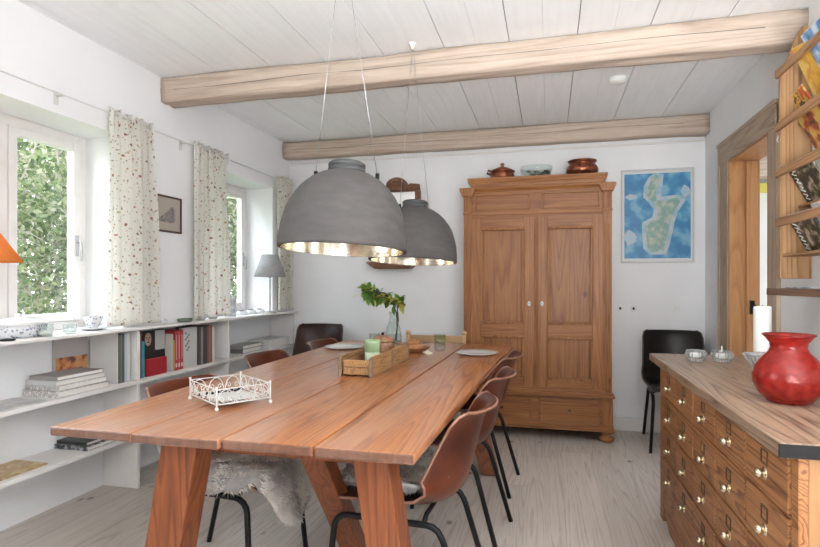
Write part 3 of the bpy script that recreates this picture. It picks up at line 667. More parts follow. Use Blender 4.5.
A(MB().box(-.1115, -.0855, FY-.008, FY+.02, .395, 1.725).box(-.106, -.100, FY-.014, FY-.008, .42, 1.70).box(-.097, -.091, FY-.014, FY-.008, .42, 1.70), 'centre_strip')
A(MB().box(-.685, .48, FY-.028, FY+.03, .338, .358).box(-.675, .47, FY-.018, FY+.03, .358, .378).box(-.62, .41, FY-.004, FY+.03, .378, .395), 'waist_moulding', 'pineh')
A(MB().box(-.60, .395, FY+.006, FY+.03, .10, .34), 'drawer_rail', 'pineh')
for x0, x1 in ((-.585, -.135), (-.075, .375)):
    o = A(MB().box(x0, x1, FY-.004, FY+.006, .135, .325), 'drawer', 'pineh'); mb_ = MB()
    for r_ in ((x0, x1, .135, .147), (x0, x1, .313, .325), (x0, x0+.012, .147, .313), (x1-.012, x1, .147, .313)): mb_.box(r_[0], r_[1], FY-.014, FY-.004, r_[2], r_[3])
    A(mb_, 'moulding', 'pineh', parent=o); xc = (x0+x1)/2
    P(MB().ball((xc, FY-.016, .23), .012), 'knob', flat((.12, .06, .025)), o)
A(MB().box(-.675, .47, FY-.022, FY+.03, .10, .135).box(-.685, .48, FY-.03, BY, .085, .10), 'base', 'pineh')
for x in (-.63, .425):
    for y in (FY+.035, BY-.05):
        A(MB().lathe([(.03, .085), (.045, .078), (.05, .07), (.03, .06), (.028, .055), (.048, .04), (.056, .025), (.05, .01), (.036, 0)], (x, y, 0), 24), 'foot', bevel=0)

# things on the wardrobe
t = thing('copper_pot', 'lidded copper pot standing at the left end of the wardrobe top', 'pot', (-.37, 4.55, 2.036))
MB().lathe([(.001, 0), (.075, 0), (.092, .02), (.098, .05), (.09, .075), (.085, .082)], (0, 0, 0), 28).build('bowl', M['copper'], t)
MB().lathe([(.102, .078), (.10, .086), (.075, .10), (.04, .115), (.012, .122), (.010, .13), (.018, .138), (.012, .15), (.001, .155)], (0, 0, 0), 28).build('lid', M['copper'], t)
MB().tube([(-.09, 0, .06), (-.125, 0, .075), (-.115, 0, .10), (-.08, 0, .085)], .008).build('handle', M['copper'], t)
t = thing('glass_bowl', 'clear glass bowl with dark silver leaves, in the middle of the wardrobe top', 'bowl', (-.10, 4.55, 2.036))
MB().lathe([(.001, .004), (.05, .002), (.095, .03), (.125, .075), (.128, .105), (.122, .105), (.12, .078), (.09, .034), (.05, .008), (.001, .008)], (0, 0, 0), 32).build('bowl', M['thin'], t)
lf = MB(); rnd = random.Random(5)
for k in range(26):
    a = rnd.uniform(0, 6.28); r = rnd.uniform(.02, .105); lf.ball((r*cos(a), r*sin(a), .028+r*.28+rnd.uniform(0, .02)), .02, 8, 5, (1, .6, .35))
o = lf.build('silver_leaf_rim', noisy('tarnished silver', (.5, .48, .46), (.05, .05, .05), 30, .3, .3, metal=.6), t)
t = thing('copper_jar', 'round hammered copper jar at the right end of the wardrobe top', 'pot', (.255, 4.55, 2.036))
MB().lathe([(.001, 0), (.075, 0), (.10, .015), (.122, .05), (.122, .075), (.105, .10), (.092, .11), (.094, .115), (.11, .128), (.112, .135), (.105, .137), (.088, .118), (.09, .10), (.001, .02)], (0, 0, 0), 32).build('jar', M['copper'], t)

# map on the back wall
t = thing('wall_map', 'blue sea map of an island in a thin pale frame on the back wall', 'poster', (.845, 4.795, 1.75))
x0, x1, z0, z1 = .572, 1.117, 1.372, 2.128; f = .014
P(MB().box(x0, x0+f, 4.775, 4.799, z0, z1).box(x1-f, x1, 4.775, 4.799, z0, z1).box(x0+f, x1-f, 4.775, 4.799, z0, z0+f).box(x0+f, x1-f, 4.775, 4.799, z1-f, z1), 'frame', flat((.62, .6, .58)), t, bevel=.002)
P(MB().box(x0+f, x1-f, 4.787, 4.799, z0+f, z1-f), 'border', flat((.70, .70, .70)), t)
mx0, mx1, mz0, mz1 = x0+.025, x1-.025, z0+.035, z1-.035
sea = cover('sea blue', (.04, .20, .40), (.07, .29, .50), 9, (.20, .42, .56))
P(MB().box(mx0, mx1, 4.785, 4.787, mz0, mz1), 'sea', sea, t)
isl = [(180, 95), (197, 112), (188, 140), (178, 165), (184, 198), (215, 200), (265, 190), (280, 205), (258, 238), (242, 270), (235, 300), (225, 350), (210, 400), (165, 405), (145, 385), (140, 330), (140, 290), (180, 275), (190, 240), (172, 208), (142, 185), (145, 150), (160, 118)]
def mp_(p, k=1.0, cx=190, cy=260):
    px, py = cx+(p[0]-cx)*k, cy+(p[1]-cy)*k; return (mx0+(mx1-mx0)*(px-50)/270, mz1-(mz1-mz0)*(py-90)/340)
P(MB().prism([mp_(p, 1.0) for p in [(175, 88), (212, 95), (205, 150), (200, 185), (270, 178), (300, 200), (270, 245), (255, 290), (240, 360), (222, 415), (155, 415), (128, 390), (122, 300), (125, 285), (165, 265), (172, 235), (150, 205), (128, 185), (130, 140), (150, 105)]], 'y', 4.7842, 4.785), 'shallows', cover('shallow water', (.30, .48, .56), (.46, .54, .58), 14), t)
P(MB().prism([mp_(p) for p in isl], 'y', 4.7834, 4.7842), 'island', cover('island green', (.22, .36, .32), (.30, .42, .33), 24, (.48, .50, .44)), t)
for c_, rx, rz_ in (((80, 182), 24, 12), ((75, 345), 26, 30), ((300, 165), 18, 24)):
    P(MB().prism([mp_((c_[0]+rx*cos(a*pi/5)*(1+.2*sin(a*2.7)), c_[1]+rz_*sin(a*pi/5)*(1+.2*cos(a*1.9)))) for a in range(10)], 'y', 4.7842, 4.785), 'sandbank', cover('sandbank', (.50, .48, .50), (.38, .52, .62), 20), t)

# carved wall mirror shelf behind the lamps
t = thing('wall_mirror_shelf', 'carved dark wooden wall mirror with a small shelf, behind the hanging lamps', 'mirror', (-1.3, 4.79, 1.33))
arch = [(-1.46, 2.03), (-1.46, 2.07), (-1.43, 2.09)]+[(-1.33+.10*cos(a), 2.085+.075*sin(a)) for a in [pi-i*pi/10 for i in range(11)]]+[(-1.20, 2.10), (-1.12, 2.09), (-1.115, 2.03)]
dk = wood('carved dark wood', (.26, .13, .07), (.17, .075, .04), (.07, .03, .018), 'x', .5, 2, .4, .5, .2)
P(MB().prism(arch, 'y', 4.765, 4.798), 'crest', dk, t, bevel=.004)
cv = MB()
for i in range(7): cv.ball((-1.33+.06*cos(pi*i/6), 4.763, 2.085+.045*sin(pi*i/6)), .011, 8, 6, (1, .5, 1))
for i in range(10): cv.ball((-1.44+i*.034, 4.763, 2.055), .011, 8, 6, (1, .5, 1))
P(cv, 'carving', dk, t)
P(MB().box(-1.46, -1.41, 4.765, 4.798, 1.40, 2.03).box(-1.16, -1.11, 4.765, 4.798, 1.40, 2.03), 'frame_side', dk, t, bevel=.004)
P(MB().box(-1.41, -1.16, 4.785, 4.798, 1.40, 2.03), 'mirror_glass', mat('mirror', (.8, .8, .8), .03, 1), t)
P(MB().tube([(-1.125, 4.75, 1.90), (-1.125, 4.75, 1.95), (-1.125, 4.75, 2.0), (-1.125, 4.75, 2.04)], [.012, .02, .012, .022], 12), 'turned_post', dk, t)
P(MB().prism([(-1.575, 1.398), (-1.135, 1.398), (-1.135, 1.385), (-1.19, 1.335), (-1.50, 1.335), (-1.575, 1.385)], 'y', 4.64, 4.798), 'shelf', dk, t, bevel=.004)

# sockets and smoke detector
for x, z, lab in ((.565, 1.0, 'wall socket nearest the wardrobe, right of its door'), (.668, 1.0, 'wall socket with dark round centre between wardrobe and black chair'), (.99, 1.0, 'faint white wall socket above the black chair')):
    t = thing('wall_socket', lab, 'socket', (x, 4.798, z), 0, 'sockets on the back wall')
    m_ = MB(); vs = [(.026*cos(a*pi/12), .026*sin(a*pi/12)) for a in range(24)]
    m_.prism(vs, 'y', -.010, 0).build('plate', M['plastic'], t, bevel=.002)
    if x < .9: MB().prism([(.009*cos(a*pi/8), .011*sin(a*pi/8)) for a in range(16)], 'y', -.013, -.010).build('socket_hole', M['darkedge'], t)
t = thing('smoke_detector', 'small round white smoke detector on the ceiling between the beams', 'smoke detector', (.43, 3.74, 2.5195))
MB().lathe([(.055, 0), (.055, -.012), (.045, -.03), (.02, -.036), (.001, -.036)], (0, 0, 0), 28).build('housing', M['plastic'], t)
MB().lathe([(.05, -.013), (.052, -.016), (.05, -.019)], (0, 0, 0), 28).build('vent_ring', flat((.3, .3, .3)), t)

# ---------------------------------------------------------------- pendant lamps
def pendant(loc, hook, label, rotw):
    t = thing('pendant_lamp', label, 'lamp', loc, 0, 'concrete dome pendants over the table')
    out = [(.242, 0), (.2435, .01), (.241, .05), (.236, .09), (.226, .13), (.212, .17), (.192, .205), (.166, .238), (.134, .266), (.10, .286), (.070, .297)]
    MB().lathe([(.236, .0)]+out+[(.060, .297)], (0, 0, 0), 64, cap=False).build('dome', M['concrete'], t)
    MB().lathe([(.2355, .0005), (.234, .05), (.229, .09), (.219, .13), (.205, .168), (.186, .20), (.16, .231), (.129, .258), (.09, .280), (.03, .291), (.001, .292)], (0, 0, 0), 64, cap=False).build('lining', M['lampin'], t, label='warm silver inner lining')
    MB().lathe([(.001, .292), (.068, .294), (.071, .30), (.071, .309), (.066, .312), (.066, .315), (.071, .318), (.070, .329), (.062, .335), (.001, .337)], (0, 0, 0), 40).build('cap', flat((.055, .055, .055), .6), t)
    MB().lathe([(.012, .279), (.012, .24), (.022, .23), (.028, .20), (.02, .175), (.001, .168)], (0, 0, 0), 20).build('bulb', M['porcelain'], t)
    t.rotation_euler = (R(-3.2), R(1.9), 0)
    hk = (Vector(hook)-Vector(loc)); hk.rotate(t.rotation_euler.to_matrix().inverted())
    for a in (rotw, rotw+pi):
        p = Vector((.118*cos(a), .118*sin(a), .286)); MB().tube([p, hk], .0014, 5).build('suspension_wire', M['steel'], t)
        MB().tube([p-Vector((0, 0, .012)), p+Vector((0, 0, .012))], .008, 8).build('wire_clip', M['black'], t)
    MB().lathe([(.001, .0), (.03, 0), (.03, -.012), (.008, -.02), (.001, -.02)] if False else [(.001, -.03), (.008, -.028), (.012, -.012), (.022, -.004), (.022, 0), (.001, 0)], tuple(hk), 16).build('ceiling_hook', M['plastic'], t)
    return t
pendant((-.757, 1.955, 1.327), (-.757, 1.955, 2.519), 'grey concrete dome lamp hanging nearer the camera', R(12))
pendant((-.726, 2.93, 1.322), (-.726, 2.93, 2.519), 'grey concrete dome lamp hanging farther away, partly behind the other', R(60))

# ---------------------------------------------------------------- things on the table
# white wire tray
t = thing('wire_tray', 'white scrolled wire tray with ball feet on the near left of the table', 'tray', (-1.16, 1.832, .76), R(-35))
wm = MB(); L, Wd = .13, .10; zb, zt = .022, .075
MB().box(-.09, .10, -.07, .07, zb+.002, zb+.004).build('tray_liner', flat((.62, .60, .57)), t)
def scroll(bm, fx, n, half):
    for k in range(n):
        c = -half+half*2*(k+.5)/n; r = half/n*.92
        bm.tube([fx(c-r*cos(a), zb+abs(sin(a))*(zt-zb-.003)) for a in [pi*i/12 for i in range(13)]], .0018, 5)
        for s_ in (-1, 1): bm.tube([fx(c+s_*(r*.5+r*.35*cos(a)*(1-i/16)), zb+.016+r*.35*sin(a)*(1-i/16)) for i, a in enumerate([i*.55 for i in range(14)])], .0016, 5)
for s_ in (-1, 1):
    wm.tube([(-L, s_*Wd, zb), (L, s_*Wd, zb)], .0025, 6).tube([(s_*L, -Wd, zb), (s_*L, Wd, zb)], .0025, 6)
    wm.tube([(-L, s_*Wd, zt), (L, s_*Wd, zt)], .002, 6).tube([(s_*L, -Wd, zt), (s_*L, Wd, zt)], .002, 6)
    scroll(wm, lambda a, z, s_=s_: (a, s_*Wd, z), 4, L); scroll(wm, lambda a, z, s_=s_: (s_*L, a, z), 3, Wd)
wm.build('scroll_rim', M['whitewire'], t)
fl = MB()
for k in range(13): y = -Wd+2*Wd*k/12; fl.tube([(-L, y, zb), (L, y, zb)], .0015, 5)
fl.build('wire_floor', M['whitewire'], t)
for sx_ in (-1, 1):
    for sy_ in (-1, 1): MB().tube([(sx_*L, sy_*Wd, .012), (sx_*L, sy_*Wd, zt+.006)], .003, 6).ball((sx_*L, sy_*Wd, .0075), .0075, 10, 8).ball((sx_*L, sy_*Wd, zt+.006), .005, 8, 6).build('foot', M['whitewire'], t)
bd = MB(); rnd = random.Random(3)
for k in range(16): bd.ball((-.09+k*.011+rnd.uniform(-.003, .003), .055+rnd.uniform(-.012, .012), zb+.008), .0065, 8, 6, (1, 1, .7))
tag(P(bd, 'bead_string', M['darkedge'], t), '', '') if False else None
t2 = tag(bd.build('bead_string', M['darkedge']), 'string of small dark beads lying in the white wire tray', 'beads'); t2.location = (-1.16, 1.832, .76); t2.rotation_euler.z = R(55)

# brick-mould box
t = thing('wooden_box', 'old two-section wooden brick-mould box in the middle of the table', 'box', (-.885, 2.79, .76), R(-1))
hx, hy = .078, .31; h = .085; ybk = (-hy, hy)
def cb(bm, n_, m='cratewood', **k): return bm.build(n_, M[m], t, bevel=.003, **k)
for y in (-hy, hy): cb(MB().box(-hx+.012, hx-.012, y-.008, y+.008, .008, .043).box(-hx+.012, hx-.012, y-.007, y+.007, .045, .078), 'end_board')
for s_ in (-1, 1):
    cb(MB().prism([(-hy-.02, .0), (hy+.02, 0), (hy+.02, .085), (hy+.01, .095), (.02, .095), (0, .088), (-.02, .095), (-hy-.01, .095), (-hy-.02, .085)], 'x', s_*hx-.006, s_*hx+.006), 'side_board')
    for ya, yc in ((-.014, .014), (-hy-.022, -hy-.004), (hy+.004, hy+.022)): cb(MB().box(s_*hx-.0085, s_*hx+.0085, ya, yc, 0, .09), 'metal_strap', 'strap')
cb(MB().box(-hx+.007, hx-.007, -.008, .008, .008, .075), 'divider'); cb(MB().box(-hx+.007, hx-.007, -hy+.008, hy-.008, .004, .012), 'bottom_board')
t = thing('jar_candle', 'green and white ribbed candle jar standing in the wooden box', 'candle', (-.870, 2.66, .7722))
MB().lathe([(.001, 0), (.034, 0), (.038, .006), (.038, .085)], (0, 0, 0), 28).build('lower_band', flat((.52, .60, .42)), t)
MB().lathe([(.038, .0855), (.041, .09), (.041, .13), (.040, .145), (.037, .145), (.036, .137), (.001, .137)], (0, 0, 0), 28).build('green_glaze', M['candle'], t)
t = thing('lidded_pot', 'speckled brown ceramic pot with lid and black knob, behind the green candle', 'pot', (-.897, 2.93, .7722))
MB().lathe([(.001, 0), (.035, 0), (.05, .03), (.060, .075), (.062, .10), (.056, .112)], (0, 0, 0), 32).build('pot', M['terracotta'], t)
MB().lathe([(.064, .108), (.062, .12), (.045, .135), (.02, .143), (.001, .144)], (0, 0, 0), 32).build('lid', M['terracotta'], t)
MB().ball((0, 0, .151), .009).build('knob', M['black'], t)
# vase with sprig
t = thing('glass_vase', 'clear glass bottle vase near the far end of the table', 'vase', (-1.12, 3.93, .76))
MB().lathe([(.001, 0), (.055, 0), (.062, .008), (.062, .07), (.05, .12), (.034, .16), (.028, .20), (.034, .235), (.031, .235), (.025, .20), (.031, .16), (.047, .12), (.058, .07), (.058, .012), (.001, .008)], (0, 0, 0), 32).build('bottle', M['thin'], t)
MB().lathe([(.001, .009), (.057, .013), (.057, .065), (.001, .065)], (0, 0, 0), 24).build('water', M['thin'], t)
t = thing('leafy_sprig', 'leafy green and yellow sprig leaning left out of the glass vase', 'plant', (-1.12, 3.93, .78))
stem = [Vector(p) for p in [(.02, 0, 0), (.03, 0, .10), (.025, 0, .20), (.0, -.01, .27), (-.06, -.01, .315), (-.13, -.02, .335), (-.19, -.02, .35), (-.225, -.02, .385)]]
stm = MB().tube(stem, [.006, .006, .006, .005, .004, .004, .003, .002], 6).tube([(.01, .01, 0), (.035, .01, .15), (.03, 0, .25), (.05, .0, .29)], [.005, .005, .004, .002], 6)
stm.build('stem', M['twig'], t)
lv = MB(); rnd = random.Random(9)
def leaf(bm, p, d, up, L, w):
    d = d.normalized(); s_ = d.cross(up).normalized(); u2 = s_.cross(d).normalized()
    pts = []
    for q, ww in ((0, .1), (.25, .8), (.5, 1), (.75, .65), (1, 0)):
        c = p+d*L*q-u2*L*.25*q*q; pts.append((c+s_*w*ww+u2*w*.25*ww, c, c-s_*w*ww+u2*w*.25*ww))
    vs = [v for tr in pts for v in tr]; fs = []
    for k in range(4): a = k*3; fs += [(a, a+1, a+4, a+3), (a+1, a+2, a+5, a+4)]
    bm.add(vs, fs, True)
for k in range(150):
    q = rnd.uniform(2.9, 6.99); i = int(q); p = stem[i].lerp(stem[i+1], q-i)
    if k % 5 == 0: p = Vector((.045, 0, .28))
    d = Vector((rnd.gauss(-.1, .8), rnd.gauss(0, .7), rnd.gauss(.0, .75)))
    leaf(lv, p+Vector((rnd.gauss(0, .012), rnd.gauss(0, .012), rnd.gauss(0, .016))), d, Vector((rnd.gauss(0, .4), rnd.gauss(0, .4), 1)), rnd.uniform(.045, .085), rnd.uniform(.013, .022))
lv.build('leaves', M['sprig'], t, fixn=False)
br = MB()
for k in range(16): q = 3.6+k*.1; i = int(q); p = stem[i].lerp(stem[i+1], q-i)+Vector((0, -.02+.006*sin(k*2), .03+.004*cos(k*3))); br.ball(p, .009, 8, 6)
br.build('berries', flat((.06, .03, .05), .3), t)
# plates, bowl of bread, tumbler, tag
def plate(loc, label, r):
    t = thing('plate', label, 'plate', loc, 0, 'white dinner plates on the table')
    MB().lathe([(.001, .004), (r*.6, .002), (r*.66, 0), (r*.7, .003), (r, .014), (r+.003, .018), (r, .0185), (r*.68, .009), (.001, .008)], (0, 0, 0), 40).build('dish', M['porcelain'], t)
plate((-.435, 3.42, .76), 'white plate near the right far corner of the table', .125); plate((-1.36, 3.53, .76), 'white plate on the left side of the table behind the box', .125)
t = thing('bread_bowl', 'shallow wooden bowl on the table right of the wooden box', 'bowl', (-.845, 3.46, .76))
MB().lathe([(.001, .002), (.05, 0), (.075, .012), (.10, .032), (.103, .034), (.098, .036), (.072, .018), (.001, .010)], (0, 0, 0), 32).build('dish', flat((.45, .20, .09)), t)
for k, (x, y, z, a) in enumerate(((-.875, 3.44, .79, .3), (-.82, 3.46, .79, 1.2), (-.85, 3.47, .822, .8))):
    m_ = MB(); m_.ball((0, 0, 0), .034, 18, 12, (1.5, .9, .65)); o = m_.build('bread_roll', M['bread']); o.location = (x, y, z); o.rotation_euler.z = a
    tag(o, ('brown bread roll at the left in the wooden bowl', 'brown bread roll at the right in the wooden bowl', 'brown bread roll lying on top of the other two')[k], 'bread', 'bread rolls in the wooden bowl')
t = thing('tumbler', 'clear glass tumbler with greenish rim on the table beside the bread', 'glass', (-.70, 3.57, .76))
MB().lathe([(.001, 0), (.034, 0), (.036, .01), (.037, .055), (.034, .055), (.033, .012), (.001, .008)], (0, 0, 0), 28).build('glass_base', M['thin'], t)
MB().lathe([(.037, .0555), (.039, .105), (.036, .105), (.0345, .0555)], (0, 0, 0), 28, cap=False).build('glass_rim', pane_mat('green tinted glass', (.84, .90, .78), 1.5), t, label='green tinted upper glass')
o = MB().box(-.02, .02, -.035, .035, 0, .004).build('gift_tag', flat((.8, .74, .55)), bevel=.001); o.location = (-.735, 3.36, .768); o.rotation_euler = (R(10), R(-12), .7)
tag(o, 'small cream card tag lying right of the bread bowl', 'tag')
t = thing('tumbler', 'low clear glass beside the sprig vase, behind the brown pot', 'glass', (-1.21, 3.75, .76))
MB().lathe([(.001, 0), (.034, 0), (.037, .01), (.039, .085), (.036, .085), (.034, .012), (.001, .008)], (0, 0, 0), 28).build('glass', M['thin'], t)

# ---------------------------------------------------------------- apothecary chest on the right
t = thing('apothecary_chest', 'long reclaimed pine chest of many small drawers along the right wall', 'chest of drawers', (.86, 2.27, 0))
FX = .560; CY0, CY1 = 1.455, 3.085; CT = .80
P(MB().box(.512, 1.183, 1.43, 3.12, CT+.0005, .836), 'top', M['chesttop'], t, bevel=.004)
P(MB().box(.510, 1.18, 1.423, 1.43, CT+.004, .834), 'end_strip', M['darkedge'], t, label='dark iron strip on the near end')
P(MB().box(FX+.0205, 1.18, CY0, CY0+.03, .0, CT), 'end_panel', M['chestend'], t, bevel=.003)
P(MB().box(FX+.0205, 1.18, CY1-.03, CY1, .0, CT), 'end_panel', M['chestend'], t, bevel=.003)
P(MB().box(1.16, 1.18, CY0+.03, CY1-.03, .2, CT).box(FX+.03, 1.16, CY0+.03, CY1-.03, .19, .205), 'back_panel', M['chestend'], t)
ph = .150; ztop = .795; pw = .300; y00 = CY0+.035
frm = MB().box(FX, FX+.02, CY0, y00-.0005, ztop-4*ph-.0035, CT).box(FX, FX+.02, y00+5*pw+.0065, CY1, ztop-4*ph-.0035, CT)
for k in range(5): frm.box(FX, FX+.02, y00, y00+5*pw+.006, ztop-ph*k-.006, ztop-ph*k+(.005 if k == 0 else 0))
for c_ in range(6):
    yy = y00+c_*pw; frm.box(FX+.001, FX+.019, yy, yy+.006, ztop-4*ph, ztop)
frm.prism([(CY0, ztop-4*ph-.004), (CY0, 0.0), (CY0+.07, 0), (CY0+.07, .10), (CY0+.22, .0), (CY1-.22, .0), (CY1-.07, .10), (CY1-.07, 0), (CY1, 0), (CY1, ztop-4*ph-.004)], 'x', FX, FX+.02)
P(frm, 'front_frame', M['chest'], t)
for c_ in range(5):
    for r_ in range(4):
        ya, yc = y00+c_*pw+.009, y00+(c_+1)*pw-.003; za, zc = ztop-ph*(r_+1)+.003, ztop-ph*r_-.009
        o = P(MB().box(FX-.006, FX+.014, ya, yc, za, zc), 'drawer', M['chest'], t, bevel=.003); ym = (ya+yc)/2; zm = (za+zc)/2
        P(MB().ball((FX-.018, ym, zm-.018), .0125, 14, 10).tube([(FX-.006, ym, zm-.018), (FX-.014, ym, zm-.018)], .006).tube([(FX-.0075, ym, zm-.018), (FX-.005, ym, zm-.018)], .017, 14), 'knob', M['brass'], o)
        lh = MB(); yl, yr, zl, zh = ym-.022, ym+.022, zm+.006, zm+.044; q = .003
        lh.box(FX-.009, FX-.006, yl, yr, zl, zl+q).box(FX-.009, FX-.006, yl, yr, zh-q, zh).box(FX-.009, FX-.006, yl, yl+q, zl, zh).box(FX-.009, FX-.006, yr-q, yr, zl, zh)
        P(lh, 'label_holder', flat((.10, .06, .035)), o)
# on the chest
ZT = .8365
vp = [(.001, 0), (.052, 0), (.06, .004), (.085, .03), (.098, .06), (.1, .085), (.092, .115), (.072, .142), (.056, .158), (.05, .172), (.052, .186), (.066, .205), (.074, .212), (.071, .214), (.06, .206), (.047, .186), (.045, .172), (.051, .158), (.067, .14), (.087, .113), (.094, .085), (.092, .06), (.08, .034), (.055, .012), (.001, .010)]
t = thing('red_vase', 'big round red bubble-glass vase with flared rim on the wooden chest', 'vase', (.715, 1.926, ZT))
MB().lathe([(r*.98, z*.98) for r, z in vp], (0, 0, 0), 56).build('vase_body', M['redglass'], t)
t = thing('glass_bowl', 'clear pleated glass bowl on a foot, standing behind the red vase', 'bowl', (.784, 2.32, ZT))
m_ = MB().lathe([(.001, 0), (.04, 0), (.042, .006), (.022, .022), (.022, .03), (.036, .042), (.056, .068), (.069, .095), (.072, .102), (.068, .100), (.052, .07), (.03, .046), (.001, .038)], (0, 0, 0), 96, flute=.035, fn=24)
m_.build('bowl', M['thinw'] if 'thinw' in M else mat('milky cut glass', (.86, .88, .88), .08, trans=.75, IOR=1.4), t)
for (x, y, lab) in ((.672, 2.846, 'cut glass tealight holder nearer the black chair on the chest'), (.780, 2.836, 'cut glass tealight holder between the other holder and the pleated bowl')):
    t = thing('tealight_holder', lab, 'candle holder', (x, y, ZT), 0, 'cut glass tealight holders on the chest')
    MB().lathe([(.001, 0), (.03, 0), (.036, .008), (.048, .03), (.047, .038), (.040, .05), (.036, .052), (.034, .04), (.036, .02), (.001, .014)], (0, 0, 0), 48, flute=.05, fn=12).build('holder', mat('cut glass', (.93, .95, .95), .04, trans=.85, IOR=1.5), t)
    MB().lathe([(.001, .016), (.019, .016), (.019, .03), (.001, .03)], (0, 0, 0), 20).build('tealight', M['wax'], t)
    MB().tube([(0, 0, .03), (0, 0, .075 if x > .7 else .036)], .003, 6).build('wick', M['wax'], t)
t = thing('pillar_candle', 'tall white pillar candle behind the pleated glass bowl', 'candle', (.935, 2.80, ZT))
MB().lathe([(.001, 0), (.034, 0), (.036, .01), (.036, .25), (.034, .262), (.028, .264), (.024, .258), (.001, .256)], (0, 0, 0), 32).build('wax_body', M['wax'], t)
MB().tube([(0, 0, .256), (.001, 0, .27)], .0012, 6).build('wick', M['black'], t)

# ---------------------------------------------------------------- magazine rack on the right wall
t = thing('magazine_rack', 'tall pine wall rack with slanted magazine rails above the chest', 'magazine rack', (1.15, 2.5, 1.33))
RY0, RY1 = 1.75, 2.98
prof = [(1.198, 1.225), (1.15, 1.225), (1.066, 1.225), (1.066, 2.17), (1.069, 2.215), (1.085, 2.24), (1.105, 2.285), (1.125, 2.345), (1.145, 2.395), (1.165, 2.42), (1.18, 2.43), (1.19, 2.40), (1.198, 2.36)]
for y in (RY0, RY1): P(MB().prism(prof, 'y', y-.01, y+.01), 'side_panel', M['rack'], t, bevel=.003)
P(MB().box(1.19, 1.198, RY0+.01, RY1-.01, 1.55, 1.60).box(1.19, 1.198, RY0+.01, RY1-.01, 2.0, 2.05), 'back_slat', M['racky'], t)
for z in (2.20, 1.945, 1.725, 1.49):
    P(MB().box(1.050, 1.066, RY0-.01, RY1+.012, z-.018, z+.022), 'rail', M['racky'], t, bevel=.006)
for z, xl in ((1.955, 1.14), (1.79, 1.14), (1.565, 1.14), (1.335, 1.075)):
    P(MB().box(xl, 1.196, RY0+.011, RY1-.011, z-.006, z+.006), 'ledge', M['racky'], t, bevel=.002)
t = thing('wall_shelf', 'narrow brown wooden shelf beneath the magazine rack on the right wall', 'shelf', (1.1, 2.4, 1.16))
P(MB().box(1.015, 1.198, 1.7, 2.99, 1.148, 1.180), 'board', wood('dark shelf wood', (.26, .15, .095), (.19, .105, .065), (.09, .045, .028), 'y', .5, 1, .3, .2, .1), t, bevel=.003)
P(MB().box(1.15, 1.198, 2.0, 2.03, 1.09, 1.154), 'bracket', M['grey_woody'], t)
t = thing('magazine', 'loose pale magazines lying on the narrow wall shelf', 'magazine', (1.1, 2.7, 1.181))
P(MB().box(1.05, 1.18, 2.62, 2.86, 1.1812, 1.186), 'cover', cover('pale cover', (.6, .62, .66), (.25, .30, .40), 20), t)
floral = lambda n_: cover(n_, (.02, .02, .018), (.10, .10, .04), 24, (.50, .42, .38))
def magazine(y, z, h, w, m, label, tilt, roll=0, zig=False, cat='magazine'):
    """stands on its ledge, leaning back against the wall behind the rail"""
    t = thing('magazine', label, cat, (1.178, y, z), 0, 'magazines in the wall rack'); t.rotation_euler = (R(roll), R(tilt), 0)
    MB().box(-.004, .004, -w/2, w/2, 0, h).build('cover', m, t, bevel=.001)
    if zig:
        zz = MB(); 
        for k in range(4):
            zc = .02+k*.042; y_ = w/2-.02
            zz.tube([(-.0048, y_-.030, zc), (-.0048, y_, zc+.012), (-.0048, y_-.030, zc+.022), (-.0048, y_, zc+.034)], .0035, 4)
        zz.build('cover_lettering', flat((.72, .72, .68)), t)
    MB().box(-.003, .003, -w/2+.002, w/2-.002, h, h+.0015).build('page_edge', M['paper'], t)
magazine(2.75, 1.963, .30, .13, cover('amber cover', (.75, .42, .06), (.62, .28, .04), 12, (.80, .55, .15)), 'amber yellow magazine standing high in the wall rack', -26, 8)
magazine(2.56, 1.963, .32, .22, cover('blue cover', (.06, .16, .38), (.20, .35, .55), 12, (.6, .65, .7)), 'blue and white magazine at the very top right of the rack', -26)
magazine(2.895, 1.963, .15, .13, cover('red and yellow cover', (.55, .10, .03), (.75, .50, .10), 28, (.12, .05, .03)), 'small red and yellow booklet in the second tier of the rack', -26, -6)
magazine(2.74, 1.798, .20, .24, cover('starburst cover', (.70, .48, .12), (.45, .07, .04), 16, (.1, .08, .05)), 'yellow and red patterned magazine behind the second rail', -27)
magazine(2.83, 1.573, .21, .24, floral('dark floral cover upper'), 'dark floral patterned magazine with white lettering, upper of the two', -27, 0, True)
magazine(2.83, 1.343, .20, .24, floral('dark floral cover lower'), 'dark floral patterned magazine with white lettering, lowest in the rack', -27, 0, True)
magazine(2.56, 1.343, .22, .24, cover('grey cover', (.45, .45, .47), (.7, .7, .7), 12), 'pale grey magazine at the right of the lowest rack tier', -27)
t = thing('white_cable', 'thin white cable hanging beside the rack over the door casing', 'cable', (1.17, 3.02, 1.9))
P(MB().tube([(1.17, 3.0, 2.02), (1.10, 3.03, 1.97), (1.075, 3.03, 1.90), (1.10, 3.02, 1.85), (1.15, 3.01, 1.80)], .004, 6), 'cord', M['plastic'], t)

